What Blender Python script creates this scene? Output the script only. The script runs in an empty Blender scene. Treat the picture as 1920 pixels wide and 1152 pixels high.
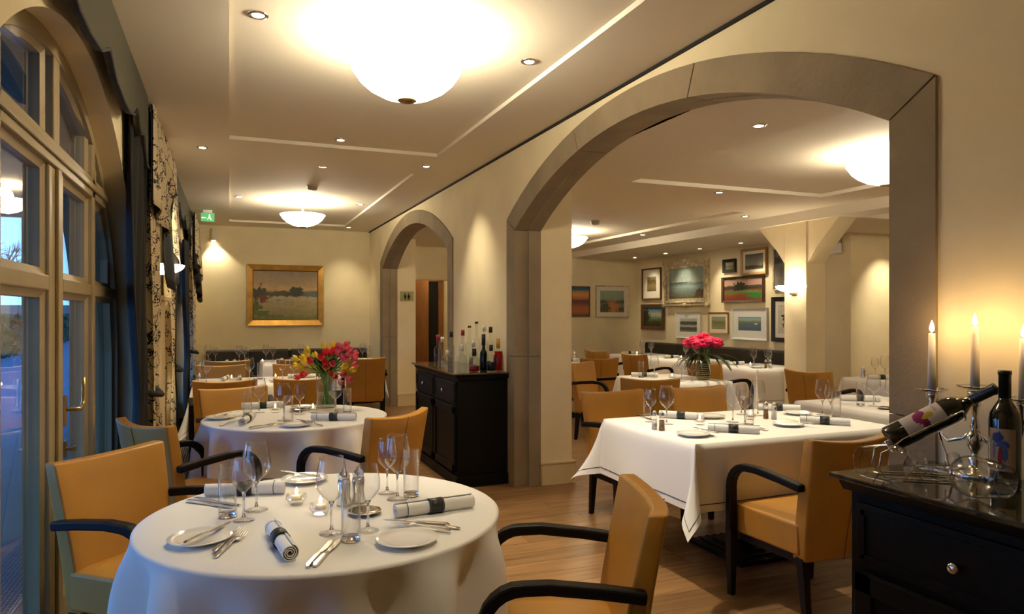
import bpy, bmesh, math, random
from mathutils import Vector, Matrix
R = random.Random(7)
PI = math.pi
sc = bpy.context.scene
col = sc.collection

# ------------------------------------------------------------------ camera
cam = bpy.data.objects.new('camera', bpy.data.cameras.new('camera'))
col.objects.link(cam)
cam.location = (0, 0, 1.4)
cam.rotation_euler = (PI/2, 0, -math.radians(21.967))
cam.data.sensor_width = 36
cam.data.lens = 24.64
cam.data.shift_y = 12/1920
cam.data.clip_start = .05
sc.camera = cam

# ------------------------------------------------------------------ world: dusk sky
w = bpy.data.worlds.new('dusk'); sc.world = w; w.use_nodes = True
nt = w.node_tree; nt.nodes.clear()
out = nt.nodes.new('ShaderNodeOutputWorld'); bg = nt.nodes.new('ShaderNodeBackground')
tc = nt.nodes.new('ShaderNodeTexCoord'); sep = nt.nodes.new('ShaderNodeSeparateXYZ')
cr = nt.nodes.new('ShaderNodeValToRGB')
cr.color_ramp.elements[0].position = 0.0; cr.color_ramp.elements[0].color = (.22, .48, 1, 1)
cr.color_ramp.elements[1].position = .6; cr.color_ramp.elements[1].color = (.05, .20, .72, 1)
nt.links.new(tc.outputs['Generated'], sep.inputs[0]); nt.links.new(sep.outputs['Z'], cr.inputs[0])
nt.links.new(cr.outputs[0], bg.inputs[0]); nt.links.new(bg.outputs[0], out.inputs[0])
bg.inputs[1].default_value = SKY_STRENGTH = 4.4

# ------------------------------------------------------------------ colour management
vs = sc.view_settings
vs.view_transform = 'Standard'; vs.look = 'None'; vs.exposure = 0.58; vs.gamma = 1.0
vs.use_curve_mapping = False
cy = sc.cycles
cy.use_denoising = True; cy.max_bounces = 9; cy.diffuse_bounces = 5; cy.glossy_bounces = 4
cy.transmission_bounces = 8; cy.transparent_max_bounces = 40
cy.caustics_reflective = False; cy.caustics_refractive = False; cy.sample_clamp_indirect = 4.0

PENDANT_W = 43.0      # bulb above each glass bowl
BOWL_E = 9.0          # glow of the glass bowl
SPOT_W = 74.0         # recessed downlights
WARM = (1.0, .89, .67)
WARM2 = (1.0, .87, .62)

# ------------------------------------------------------------------ helpers
def lin(h):
    h = h.lstrip('#'); r = []
    for i in (0, 2, 4):
        v = int(h[i:i+2], 16)/255
        r.append(v/12.92 if v <= .04045 else ((v+.055)/1.055)**2.4)
    return tuple(r)

def tag(o, label=None, cat=None, group=None, kind=None):
    if label: o['label'] = label
    if cat: o['category'] = cat
    if group: o['group'] = group
    if kind: o['kind'] = kind
    return o

def empty(name, loc=(0, 0, 0), rz=0, label=None, cat=None, group=None):
    o = bpy.data.objects.new(name, None); col.objects.link(o)
    o.location = loc; o.rotation_euler = (0, 0, rz); o.empty_display_size = .05
    return tag(o, label, cat, group)

def link_copy(o, parent=None):
    c = o.copy(); col.objects.link(c); c.parent = parent
    for ch in [x for x in o.children]:
        link_copy(ch, c)
    return c

def place(proto, used, loc, rz, label, cat=None, group=None):
    """first call moves the prototype itself, later calls copy it with its parts"""
    if not used:
        o = proto; used.append(1)
    else:
        o = link_copy(proto)
    o.location = loc; o.rotation_euler = (0, 0, rz)
    return tag(o, label, cat, group)

class MB:
    """collects shapes; build() links them as ONE mesh object"""
    def __init__(s): s.v = []; s.f = []; s.sm = []
    def add(s, v, f, smooth=False):
        n = len(s.v); s.v += [tuple(p) for p in v]; s.f += [tuple(i+n for i in q) for q in f]; s.sm += [smooth]*len(f); return s
    def box(s, a, b):
        x0, y0, z0 = a; x1, y1, z1 = b
        return s.add([(x0,y0,z0),(x1,y0,z0),(x1,y1,z0),(x0,y1,z0),(x0,y0,z1),(x1,y0,z1),(x1,y1,z1),(x0,y1,z1)],
                     [(0,3,2,1),(4,5,6,7),(0,1,5,4),(1,2,6,5),(2,3,7,6),(3,0,4,7)])
    def hexa(s, p, smooth=False):
        return s.add(p, [(0,3,2,1),(4,5,6,7),(0,1,5,4),(1,2,6,5),(2,3,7,6),(3,0,4,7)], smooth)
    def lathe(s, prof, n=24, c=(0,0,0), m=None, smooth=True, closed=False):
        v = []; f = []; k = len(prof)
        for r, z in prof:
            for i in range(n):
                a = 2*PI*i/n; p = Vector((r*math.cos(a), r*math.sin(a), z))
                if m: p = m @ p
                v.append((p.x+c[0], p.y+c[1], p.z+c[2]))
        for j in range(k if closed else k-1):
            j2 = (j+1) % k
            for i in range(n):
                i2 = (i+1) % n
                f.append((j*n+i, j*n+i2, j2*n+i2, j2*n+i))
        if not closed:
            if prof[0][0] > 1e-5: f.append(tuple(reversed(range(n))))
            if prof[-1][0] > 1e-5: f.append(tuple(range((k-1)*n, k*n)))
        return s.add(v, f, smooth)
    def tube(s, path, r, n=8, smooth=True, caps=True):
        P = [Vector(p) for p in path]; v = []; f = []
        rr = r if isinstance(r, (list, tuple)) else [r]*len(P)
        up = Vector((0, 0, 1)); prev = None
        for i, p in enumerate(P):
            t = (P[min(i+1, len(P)-1)]-P[max(i-1, 0)]).normalized()
            if prev is None:
                a = t.cross(up) if abs(t.z) < .95 else t.cross(Vector((1, 0, 0)))
            else:
                a = prev-t*prev.dot(t)
            a.normalize(); prev = a; b = t.cross(a)
            for k in range(n):
                q = p+(a*math.cos(2*PI*k/n)+b*math.sin(2*PI*k/n))*rr[i]; v.append(tuple(q))
        for i in range(len(P)-1):
            for k in range(n):
                k2 = (k+1) % n
                f.append((i*n+k, i*n+k2, (i+1)*n+k2, (i+1)*n+k))
        if caps:
            f.append(tuple(reversed(range(n)))); f.append(tuple(range((len(P)-1)*n, len(P)*n)))
        return s.add(v, f, smooth)
    def ribbon(s, path, wx, t, side=(1, 0, 0)):
        """sweep a rectangle wx (along side) by t along path"""
        P = [Vector(p) for p in path]; S = Vector(side); v = []; f = []
        for i, p in enumerate(P):
            d = (P[min(i+1, len(P)-1)]-P[max(i-1, 0)]).normalized(); nn = S.cross(d).normalized()
            a, b = (wx[i] if isinstance(wx, (list, tuple)) else wx)/2, (t[i] if isinstance(t, (list, tuple)) else t)/2
            for sx, sy in ((-1,-1),(1,-1),(1,1),(-1,1)): v.append(tuple(p+S*a*sx+nn*b*sy))
        m = len(P)
        for i in range(m-1):
            for k in range(4):
                k2 = (k+1) % 4; f.append((i*4+k, i*4+k2, (i+1)*4+k2, (i+1)*4+k))
        f.append((3, 2, 1, 0)); f.append(tuple((m-1)*4+k for k in range(4)))
        return s.add(v, f)
    def prism(s, poly, d0, d1, axis='x'):
        """polygon of (a,b) extruded along axis between d0 and d1"""
        n = len(poly)
        mk = {'x': lambda a, b, d: (d, a, b), 'y': lambda a, b, d: (a, d, b), 'z': lambda a, b, d: (a, b, d)}[axis]
        v = [mk(a, b, d0) for a, b in poly]+[mk(a, b, d1) for a, b in poly]
        f = [tuple(reversed(range(n))), tuple(range(n, 2*n))]+[(i, (i+1) % n, n+(i+1) % n, n+i) for i in range(n)]
        return s.add(v, f)
    def ball(s, c, r, nu=10, nv=7, sq=(1, 1, 1)):
        prof = [(max(1e-6, math.sin(PI*j/nv))*1.0, -math.cos(PI*j/nv)) for j in range(nv+1)]
        v = []; f = []
        for pr, pz in prof:
            for i in range(nu):
                a = 2*PI*i/nu; v.append((c[0]+r*sq[0]*pr*math.cos(a), c[1]+r*sq[1]*pr*math.sin(a), c[2]+r*sq[2]*pz))
        for j in range(nv):
            for i in range(nu):
                i2 = (i+1) % nu; f.append((j*nu+i, j*nu+i2, (j+1)*nu+i2, (j+1)*nu+i))
        return s.add(v, f, True)
    def grid(s, rows, smooth=True, wrap=False):
        n = len(rows[0]); v = [p for r in rows for p in r]; f = []
        for j in range(len(rows)-1):
            for i in range(n if wrap else n-1):
                i2 = (i+1) % n; f.append((j*n+i, j*n+i2, (j+1)*n+i2, (j+1)*n+i))
        return s.add(v, f, smooth)
    def xf(s, m):
        s.v = [tuple(m @ Vector(p)) for p in s.v]; return s
    def mesh(s, name):
        me = bpy.data.meshes.new(name); me.from_pydata(s.v, [], s.f)
        me.polygons.foreach_set('use_smooth', s.sm); me.update()
        bm = bmesh.new(); bm.from_mesh(me); bmesh.ops.recalc_face_normals(bm, faces=bm.faces); bm.to_mesh(me); bm.free()
        return me
    def build(s, name, m, parent=None, bevel=0, seg=2, solid=0, loc=None, rz=0, subd=0):
        me = s.mesh(name); me.materials.append(m)
        o = bpy.data.objects.new(name, me); col.objects.link(o)
        if parent: o.parent = parent
        if loc: o.location = loc
        if rz: o.rotation_euler[2] = rz
        if solid:
            k = o.modifiers.new('solid', 'SOLIDIFY'); k.thickness = solid; k.offset = 0
        if bevel:
            k = o.modifiers.new('bevel', 'BEVEL'); k.width = bevel; k.segments = seg; k.limit_method = 'ANGLE'; k.angle_limit = math.radians(35)
            k.harden_normals = False
        if subd:
            k = o.modifiers.new('sub', 'SUBSURF'); k.levels = subd; k.render_levels = subd
        return o

# ------------------------------------------------------------------ materials
MATS = {}
def base(name):
    m = bpy.data.materials.new(name); m.use_nodes = True; nt = m.node_tree
    b = nt.nodes.get('Principled BSDF'); MATS[name] = m
    return m, nt, b

def mat(name, c, rough=.55, metal=0, var=0, scale=6, bump=0, bscale=60, spec=.5, coat=0, stretch=(1, 1, 1), sss=0, sheen=0):
    if name in MATS: return MATS[name]
    m, nt, b = base(name)
    if isinstance(c, str): c = lin(c)
    b.inputs['Base Color'].default_value = (*c, 1); b.inputs['Roughness'].default_value = rough
    b.inputs['Metallic'].default_value = metal; b.inputs['Specular IOR Level'].default_value = spec
    b.inputs['Coat Weight'].default_value = coat; b.inputs['Subsurface Weight'].default_value = sss*.7; b.inputs['Subsurface Scale'].default_value = .03; b.inputs['Subsurface Radius'].default_value = (1, .7, .45); b.inputs['Sheen Weight'].default_value = sheen
    if var or bump:
        tc = nt.nodes.new('ShaderNodeTexCoord'); mp = nt.nodes.new('ShaderNodeMapping')
        mp.inputs['Scale'].default_value = stretch; nt.links.new(tc.outputs['Object'], mp.inputs[0])
        if var:
            nz = nt.nodes.new('ShaderNodeTexNoise'); nz.inputs['Scale'].default_value = scale; nz.inputs['Detail'].default_value = 6
            nt.links.new(mp.outputs[0], nz.inputs['Vector'])
            rp = nt.nodes.new('ShaderNodeValToRGB')
            rp.color_ramp.elements[0].position = .3; rp.color_ramp.elements[1].position = .7
            rp.color_ramp.elements[0].color = (*[max(0, x*(1-var)) for x in c], 1)
            rp.color_ramp.elements[1].color = (*[min(1, x*(1+var)) for x in c], 1)
            nt.links.new(nz.outputs['Fac'], rp.inputs[0]); nt.links.new(rp.outputs[0], b.inputs['Base Color'])
        if bump:
            n2 = nt.nodes.new('ShaderNodeTexNoise'); n2.inputs['Scale'].default_value = bscale; n2.inputs['Detail'].default_value = 4
            nt.links.new(mp.outputs[0], n2.inputs['Vector'])
            bp = nt.nodes.new('ShaderNodeBump'); bp.inputs['Strength'].default_value = bump; bp.inputs['Distance'].default_value = .01
            nt.links.new(n2.outputs['Fac'], bp.inputs['Height']); nt.links.new(bp.outputs[0], b.inputs['Normal'])
    return m

def emit(name, c, s):
    if name in MATS: return MATS[name]
    m, nt, b = base(name)
    b.inputs['Base Color'].default_value = (*c, 1); b.inputs['Emission Color'].default_value = (*c, 1); b.inputs['Emission Strength'].default_value = s
    return m

def thin_glass(name, tint=(1, 1, 1), rough=.0, ior=1.45):
    m, nt, b = base(name); nt.nodes.remove(b)
    o = nt.nodes.get('Material Output')
    t = nt.nodes.new('ShaderNodeBsdfTransparent'); t.inputs[0].default_value = (*tint, 1)
    g = nt.nodes.new('ShaderNodeBsdfGlossy'); g.inputs['Roughness'].default_value = rough
    lw = nt.nodes.new('ShaderNodeLayerWeight'); lw.inputs[0].default_value = .5
    pw_ = nt.nodes.new('ShaderNodeMath'); pw_.operation = 'POWER'; nt.links.new(lw.outputs['Facing'], pw_.inputs[0]); pw_.inputs[1].default_value = 3.2
    f0 = ((ior-1)/(ior+1))**2
    ma = nt.nodes.new('ShaderNodeMath'); ma.operation = 'MULTIPLY_ADD'; nt.links.new(pw_.outputs[0], ma.inputs[0]); ma.inputs[1].default_value = .9-f0; ma.inputs[2].default_value = f0
    mx = nt.nodes.new('ShaderNodeMixShader')
    nt.links.new(ma.outputs[0], mx.inputs[0]); nt.links.new(t.outputs[0], mx.inputs[1]); nt.links.new(g.outputs[0], mx.inputs[2])
    nt.links.new(mx.outputs[0], o.inputs[0])
    return m

def solid_glass(name, c=(1, 1, 1), rough=0, ior=1.48):
    m, nt, b = base(name)
    b.inputs['Base Color'].default_value = (*c, 1); b.inputs['Transmission Weight'].default_value = 1
    b.inputs['Roughness'].default_value = rough; b.inputs['IOR'].default_value = ior
    return m

def wood(name, c1, c2, rough=.35, stretch=(1, 12, 12), scale=3, rnd=.25):
    m, nt, b = base(name)
    tc = nt.nodes.new('ShaderNodeTexCoord'); mp = nt.nodes.new('ShaderNodeMapping'); mp.inputs['Scale'].default_value = stretch
    oi = nt.nodes.new('ShaderNodeObjectInfo')
    add = nt.nodes.new('ShaderNodeVectorMath'); add.operation = 'ADD'
    mul = nt.nodes.new('ShaderNodeMath'); mul.operation = 'MULTIPLY'; mul.inputs[1].default_value = 37
    nt.links.new(oi.outputs['Random'], mul.inputs[0]); nt.links.new(mul.outputs[0], add.inputs[1])
    nt.links.new(tc.outputs['Object'], mp.inputs[0]); nt.links.new(mp.outputs[0], add.inputs[0])
    nz = nt.nodes.new('ShaderNodeTexNoise'); nz.inputs['Scale'].default_value = scale; nz.inputs['Detail'].default_value = 7
    nz.inputs['Distortion'].default_value = .6
    nt.links.new(add.outputs[0], nz.inputs['Vector'])
    rp = nt.nodes.new('ShaderNodeValToRGB'); rp.color_ramp.elements[0].position = .32; rp.color_ramp.elements[1].position = .68
    rp.color_ramp.elements[0].color = (*c1, 1); rp.color_ramp.elements[1].color = (*c2, 1)
    nt.links.new(nz.outputs['Fac'], rp.inputs[0])
    hs = nt.nodes.new('ShaderNodeHueSaturation')
    mr = nt.nodes.new('ShaderNodeMapRange'); mr.inputs['To Min'].default_value = 1-rnd; mr.inputs['To Max'].default_value = 1+rnd
    nt.links.new(oi.outputs['Random'], mr.inputs['Value']); nt.links.new(mr.outputs[0], hs.inputs['Value'])
    nt.links.new(rp.outputs[0], hs.inputs['Color']); nt.links.new(hs.outputs[0], b.inputs['Base Color'])
    b.inputs['Roughness'].default_value = rough
    bp = nt.nodes.new('ShaderNodeBump'); bp.inputs['Strength'].default_value = .12; bp.inputs['Distance'].default_value = .004
    nt.links.new(nz.outputs['Fac'], bp.inputs['Height']); nt.links.new(bp.outputs[0], b.inputs['Normal'])
    return m

def floral(name):
    """cream fabric printed with dark vines and blossoms"""
    m, nt, b = base(name); L = nt.links.new; N = nt.nodes.new
    tc = N('ShaderNodeTexCoord'); mp = N('ShaderNodeMapping'); mp.inputs['Scale'].default_value = (1.6, 1.6, 1.6)
    L(tc.outputs['Object'], mp.inputs[0])
    nz = N('ShaderNodeTexNoise'); nz.inputs['Scale'].default_value = 4.5; nz.inputs['Detail'].default_value = 1; L(mp.outputs[0], nz.inputs['Vector'])
    mixv = N('ShaderNodeMix'); mixv.data_type = 'VECTOR'; mixv.inputs[0].default_value = .22
    L(mp.outputs[0], mixv.inputs[4]); L(nz.outputs['Color'], mixv.inputs[5])
    def mathn(op, a, bb):
        n = N('ShaderNodeMath'); n.operation = op
        for i, x in enumerate((a, bb)):
            if x is None: continue
            if isinstance(x, (int, float)): n.inputs[i].default_value = x
            else: L(x, n.inputs[i])
        return n.outputs[0]
    v1 = N('ShaderNodeTexVoronoi'); v1.feature = 'DISTANCE_TO_EDGE'; v1.inputs['Scale'].default_value = 5.5; L(mixv.outputs[1], v1.inputs['Vector'])
    vine = mathn('LESS_THAN', v1.outputs['Distance'], .02)
    v2 = N('ShaderNodeTexVoronoi'); v2.feature = 'F1'; v2.inputs['Scale'].default_value = 5.2; L(mp.outputs[0], v2.inputs['Vector'])
    v3 = N('ShaderNodeTexVoronoi'); v3.feature = 'DISTANCE_TO_EDGE'; v3.inputs['Scale'].default_value = 30; L(mp.outputs[0], v3.inputs['Vector'])
    petals = mathn('MULTIPLY', mathn('LESS_THAN', v2.outputs['Distance'], .34), mathn('GREATER_THAN', v3.outputs['Distance'], .13))
    v4 = N('ShaderNodeTexVoronoi'); v4.inputs['Scale'].default_value = 30; L(mixv.outputs[1], v4.inputs['Vector'])
    leaf = mathn('MULTIPLY', mathn('LESS_THAN', v4.outputs['Distance'], .32), mathn('LESS_THAN', v1.outputs['Distance'], .13))
    fac = mathn('MAXIMUM', mathn('MAXIMUM', vine, petals), leaf)
    mx = N('ShaderNodeMix'); mx.data_type = 'RGBA'; L(fac, mx.inputs[0])
    mx.inputs[6].default_value = (*lin('d8c6a0'), 1); mx.inputs[7].default_value = (*lin('1c1420'), 1)
    L(mx.outputs[2], b.inputs['Base Color']); b.inputs['Roughness'].default_value = .8
    return m

def art(name, bands, dis=.18, scale=4, blobs=(), horiz=0.0):
    """painted picture: bands [(height 0..1, colour)] from bottom to top, noise-torn, with blobs (u,v,ru,rv,colour). Canvas lies in local XZ, UV = generated"""
    m, nt, b = base(name); L = nt.links.new; N = nt.nodes.new
    tc = N('ShaderNodeTexCoord'); sp = N('ShaderNodeSeparateXYZ'); L(tc.outputs['Generated'], sp.inputs[0])
    nz = N('ShaderNodeTexNoise'); nz.inputs['Scale'].default_value = scale; nz.inputs['Detail'].default_value = 8
    mp = N('ShaderNodeMapping'); mp.inputs['Scale'].default_value = (1, 1, 1.8); L(tc.outputs['Generated'], mp.inputs[0]); L(mp.outputs[0], nz.inputs['Vector'])
    a = N('ShaderNodeMath'); a.operation = 'MULTIPLY_ADD'; L(nz.outputs['Fac'], a.inputs[0]); a.inputs[1].default_value = dis; L(sp.outputs['Z'], a.inputs[2])
    a2 = N('ShaderNodeMath'); a2.operation = 'SUBTRACT'; L(a.outputs[0], a2.inputs[0]); a2.inputs[1].default_value = dis*.5
    rp = N('ShaderNodeValToRGB'); e = rp.color_ramp.elements
    while len(e) < len(bands): e.new(.5)
    for k, (p, c) in enumerate(bands): e[k].position = p; e[k].color = (*lin(c), 1)
    L(a2.outputs[0], rp.inputs[0]); cur = rp.outputs[0]
    n2 = N('ShaderNodeTexNoise'); n2.inputs['Scale'].default_value = scale*3.2; n2.inputs['Detail'].default_value = 5; L(tc.outputs['Generated'], n2.inputs['Vector'])
    for (u, v, ru, rv, c) in blobs:
        s1 = N('ShaderNodeVectorMath'); s1.operation = 'SUBTRACT'; s1.inputs[1].default_value = (u, 0, v); L(tc.outputs['Generated'], s1.inputs[0])
        s2 = N('ShaderNodeVectorMath'); s2.operation = 'MULTIPLY'; s2.inputs[1].default_value = (1/ru, 0, 1/rv); L(s1.outputs[0], s2.inputs[0])
        ln = N('ShaderNodeVectorMath'); ln.operation = 'LENGTH'; L(s2.outputs[0], ln.inputs[0])
        ad = N('ShaderNodeMath'); ad.operation = 'MULTIPLY_ADD'; L(n2.outputs['Fac'], ad.inputs[0]); ad.inputs[1].default_value = 3.0; L(ln.outputs[1], ad.inputs[2])
        lt = N('ShaderNodeMath'); lt.operation = 'LESS_THAN'; L(ad.outputs[0], lt.inputs[0]); lt.inputs[1].default_value = 2.45
        mx = N('ShaderNodeMix'); mx.data_type = 'RGBA'; L(lt.outputs[0], mx.inputs[0]); L(cur, mx.inputs[6]); mx.inputs[7].default_value = (*lin(c), 1); cur = mx.outputs[2]
    hs = N('ShaderNodeHueSaturation'); mr = N('ShaderNodeMapRange'); mr.inputs['To Min'].default_value = .65; mr.inputs['To Max'].default_value = 1.35
    L(n2.outputs['Fac'], mr.inputs['Value']); L(mr.outputs[0], hs.inputs['Value']); L(cur, hs.inputs['Color'])
    L(hs.outputs[0], b.inputs['Base Color']); b.inputs['Roughness'].default_value = .5
    bp = N('ShaderNodeBump'); bp.inputs['Strength'].default_value = .25; bp.inputs['Distance'].default_value = .003; L(n2.outputs['Fac'], bp.inputs['Height']); L(bp.outputs[0], b.inputs['Normal'])
    return m

M_wall = mat('plaster_wall', (.82, .705, .45), .9, var=.06, scale=2.5, bump=.12, bscale=9)
M_ceil = mat('ceiling_paint', (.84, .77, .63), .85, bump=.04, bscale=5)
M_stone = mat('sandstone', (.265, .205, .125), .85, var=.16, scale=3.5, bump=.35, bscale=45)
M_dark = mat('shadow_gap', (.012, .01, .008), .9)  # near-black paint in place of shade in the ceiling gap and doorway
M_basebd = mat('baseboard_paint', (.72, .58, .33), .5)
M_frame = mat('window_paint', lin('a3936f'), .42, var=.05, scale=4)
M_black = mat('black_wood', (.006, .005, .0045), .45, spec=.22)
M_blackarm = mat('black_lacquer', (.007, .0055, .005), .48, spec=.15)
M_leather = mat('ochre_leather', (.43, .205, .028), .42, var=.08, scale=5, bump=.10, bscale=180)
M_seam = mat('leather_seam', (.20, .075, .012), .6)
M_cloth = mat('white_linen', (.80, .785, .75), .75, bump=.06, bscale=300, sheen=.1)
M_hem = mat('hem_thread', (.03, .03, .05), .8)
M_band = mat('napkin_band', (.012, .016, .012), .45, bump=.1, bscale=200)
M_china = mat('china', (.86, .84, .80), .12, coat=.5)
M_silver = mat('silver', (.80, .78, .74), .16, 1)
M_chrome = mat('chrome', (.85, .84, .82), .06, 1)
M_brass = mat('brass', (.42, .31, .13), .32, 1)
M_steel = mat('brushed_steel', (.55, .52, .47), .35, 1)
M_glass = thin_glass('wine_glass', (.985, .985, .985), 0, 1.42)
M_sglass = solid_glass('clear_glass')
M_pane = thin_glass('window_glass', (.93, .96, .97), 0, 1.5)
M_wax = mat('wax', (.85, .78, .66), .5, sss=1)
M_flame = emit('flame', (1, .62, .24), 28)
M_wick = mat('wick', (.01, .01, .01), .9)
M_curt = mat('black_curtain', (.008, .008, .0075), .85, bump=.2, bscale=120)
M_pelm = mat('olive_pelmet', (.05, .043, .022), .9, bump=.4, bscale=160)
M_floral = floral('floral_fabric')
M_bench = mat('dark_upholstery', (.028, .021, .013), .55, bump=.1, bscale=150)
M_white = mat('white_plastic', (.75, .72, .66), .4)
M_bowl = emit('lit_bowl', (1, .86, .64), BOWL_E)
M_lens = emit('lit_lens', (1, .86, .66), 22)
M_plank = wood('oak_plank', (.20, .105, .042), (.36, .20, .088), .34, (1, 9, 9), 2.6, .22)
M_gold = mat('gilt_frame', (.52, .30, .07), .32, .75, var=.2, scale=10, bump=.2, bscale=60)

# ================================================================== THE ROOM
XW, XS, XP = 2.14, 2.35, 2.63        # arch wall: face, back of the stone, back of the piers
YB = 11.57                            # end wall
ZC, ZR = 2.74, 2.53                   # ceilings of the two rooms
XL = -.55                             # window wall face
XPIC = 7.28                           # picture wall
ALC = 6.61                            # corner where the picture wall ends

def struct(o): o['kind'] = 'structure'; return o

def arc(half, zs, rise):
    r = (half*half+rise*rise)/(2*rise)
    return lambda d: zs+rise-r+math.sqrt(max(0, r*r-d*d))
def ell(half, zs, b):
    return lambda d: zs+b*math.sqrt(max(0, 1-(d/half)**2))

def wall_open(mb, x0, x1, y0, y1, zt, ops, n=36):
    """wall slab between x0,x1 from y0 to y1 with arched openings (yc, half, curve)"""
    y = y0
    for yc, half, cv in ops:
        mb.box((x0, y, 0), (x1, yc-half, zt))
        for i in range(n):
            a = -half+2*half*i/n; b = -half+2*half*(i+1)/n; za, zb = cv(a), cv(b)
            mb.hexa([(x0, yc+a, za), (x1, yc+a, za), (x1, yc+b, zb), (x0, yc+b, zb), (x0, yc+a, zt), (x1, yc+a, zt), (x1, yc+b, zt), (x0, yc+b, zt)])
        y = yc+half
    mb.box((x0, y, 0), (x1, y1, zt))

# ---- arch wall
A1 = (3.498, 1.70, 1.90); A2 = (8.78, 1.66, 1.86)
ops = [(yc, ho, arc(ho, 2.175, .515)) for yc, hi, ho in (A1, A2)]
mb = MB(); wall_open(mb, XW, XS, -3, YB, 2.82, ops)
for y0, y1 in ((-3, A1[0]-A1[1]), (A1[0]+A1[1], A2[0]-A2[1]), (A2[0]+A2[1], YB)):
    mb.box((XS, y0, 0), (XP, y1, ZR+.06))
mb.box((XS, A1[0]-A1[1], ZR), (XS+.03, A1[0]+A1[1], 2.82)); mb.box((XS, A2[0]-A2[1], ZR), (XS+.03, A2[0]+A2[1], 2.82))
struct(mb.build('wall_right', M_wall))

def stone_arch(idx, yc, hi, ho, joints):
    root = struct(empty('trim_%d' % idx, (XW, yc, 0)))
    root['label'] = 'sandstone surround of the %s round-headed opening' % ('big near' if idx == 2 else 'smaller far')
    def strip(mb, x0, x1, h, t0, t1):
        ci, co = arc(h, 2.07, .46), arc(ho, 2.175, .515); n = max(4, int(14*(t1-t0)))
        for i in range(n):
            a, b = t0+(t1-t0)*i/n, t0+(t1-t0)*(i+1)/n
            P = lambda t: ((h*t, ci(h*t)), (ho*t, co(ho*t)))
            (ia, za), (oa, wa) = P(a); (ib, zb), (ob, wb) = P(b)
            mb.hexa([(x0, ia, za), (x1, ia, za), (x1, ib, zb), (x0, ib, zb), (x0, oa, wa), (x1, oa, wa), (x1, ob, wb), (x0, ob, wb)])
    js = [-1]+joints+[1]; g = .0022
    for a, b in zip(js[:-1], js[1:]):
        m = MB(); strip(m, -.012, .105, hi+.028, a+g, b-g); strip(m, .105, XS-XW, hi, a+g, b-g)
        m.build('stone', M_stone, root)
    for s in (-1, 1):
        for z0, z1 in ((0, 1.05), (1.054, 2.066)):
            m = MB()
            ya, yb = sorted((s*(hi+.028), s*ho)); yc2, yd = sorted((s*hi, s*ho))
            for (p, q, x0, x1) in ((ya, yb, -.012, .105), (yc2, yd, .105, XS-XW)):
                m.box((x0, p, z0), (x1, q, z1))
                if z1 > 2:
                    i0, o0 = (p, q) if s > 0 else (q, p)
                    m.hexa([(x0, i0, z1), (x1, i0, z1), (x1, o0, z1), (x0, o0, z1), (x0, i0, z1+.002), (x1, i0, z1+.002), (x1, o0, z1+.105), (x0, o0, z1+.105)])
            m.build('stone', M_stone, root)
stone_arch(2, *A1, [-.33, .36]); stone_arch(3, *A2, [-.3, .34])

mb = MB().box((XW-.014, -3, ZC-.016), (XW+.002, YB, ZC)); struct(mb.build('trim_1', M_dark))  # near-black strip painted for the shade in the gap under the ceiling

def baseboard(idx, segs, m=M_basebd):
    mb = MB()
    for a, b in segs:
        mb.box((a[0], a[1], 0), (b[0], b[1], .17)); mb.box((a[0]-.006, a[1]-.006, .17), (b[0]+.006, b[1]+.006, .185))
    struct(mb.build('baseboard_%s' % idx, m, bevel=.003))
baseboard('piers', [((XS+.002, A1[0]+A1[1]-.022), (XP+.022, A1[0]+A1[1]+.01)), ((XS+.002, A2[0]+A2[1]-.022), (XP+.022, A2[0]+A2[1]+.01)),
                    ((XP, A1[0]+A1[1]), (XP+.02, A2[0]-A2[1]))])
baseboard('right', [((XW-.02, A1[0]+A1[2]), (XW, A2[0]-A2[2])), ((XW-.02, A2[0]+A2[2]), (XW, YB)), ((XW-.02, -3), (XW, A1[0]-A1[2]))])

# ---- end wall with the doorway to the corridor
mb = MB(); D0, D1, DZ = 2.72, 3.64, 1.985
mb.box((XL-.35, YB, 0), (D0, YB+.14, 2.82)); mb.box((D1, YB, 0), (9.4, YB+.14, 2.82)); mb.box((D0, YB, DZ), (D1, YB+.14, 2.82))
struct(mb.build('wall_back', M_wall))
mb = MB(); mb.box((2.2, 14.2, 0), (5.2, 14.3, 2.6)); mb.box((2.1, YB+.14, 0), (2.2, 14.3, 2.6)); mb.box((5.2, YB+.14, 0), (5.3, 14.3, 2.6)); mb.box((2.1, YB+.14, 2.5), (5.3, 14.3, 2.6))
struct(mb.build('wall_corridor', M_wall))
mb = MB(); mb.box((2.2, 14.17, 0), (3.12, 14.2, .98)); struct(mb.build('trim_4', M_black))
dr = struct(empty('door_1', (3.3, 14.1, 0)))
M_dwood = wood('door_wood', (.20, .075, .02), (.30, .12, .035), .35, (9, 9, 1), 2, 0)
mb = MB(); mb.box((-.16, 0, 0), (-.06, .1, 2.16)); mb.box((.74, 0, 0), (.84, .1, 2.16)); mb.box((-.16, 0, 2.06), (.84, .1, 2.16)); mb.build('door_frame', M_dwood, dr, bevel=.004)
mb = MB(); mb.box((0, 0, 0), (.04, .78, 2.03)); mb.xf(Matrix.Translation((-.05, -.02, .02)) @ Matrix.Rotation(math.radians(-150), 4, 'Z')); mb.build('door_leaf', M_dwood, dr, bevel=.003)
mb = MB(); mb.box((-.06, .05, 0), (.74, .099, 2.06)); mb.build('painted_dark_opening', M_dark, dr)  # near-black panel in the door frame, painted for an unlit room behind
mb = MB(); mb.box((D0-.02, YB-.01, 0), (D0+.02, YB+.15, DZ)); mb.box((D0, YB-.01, DZ-.02), (D1, YB+.15, DZ+.005)); struct(mb.build('trim_5', M_basebd))

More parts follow.
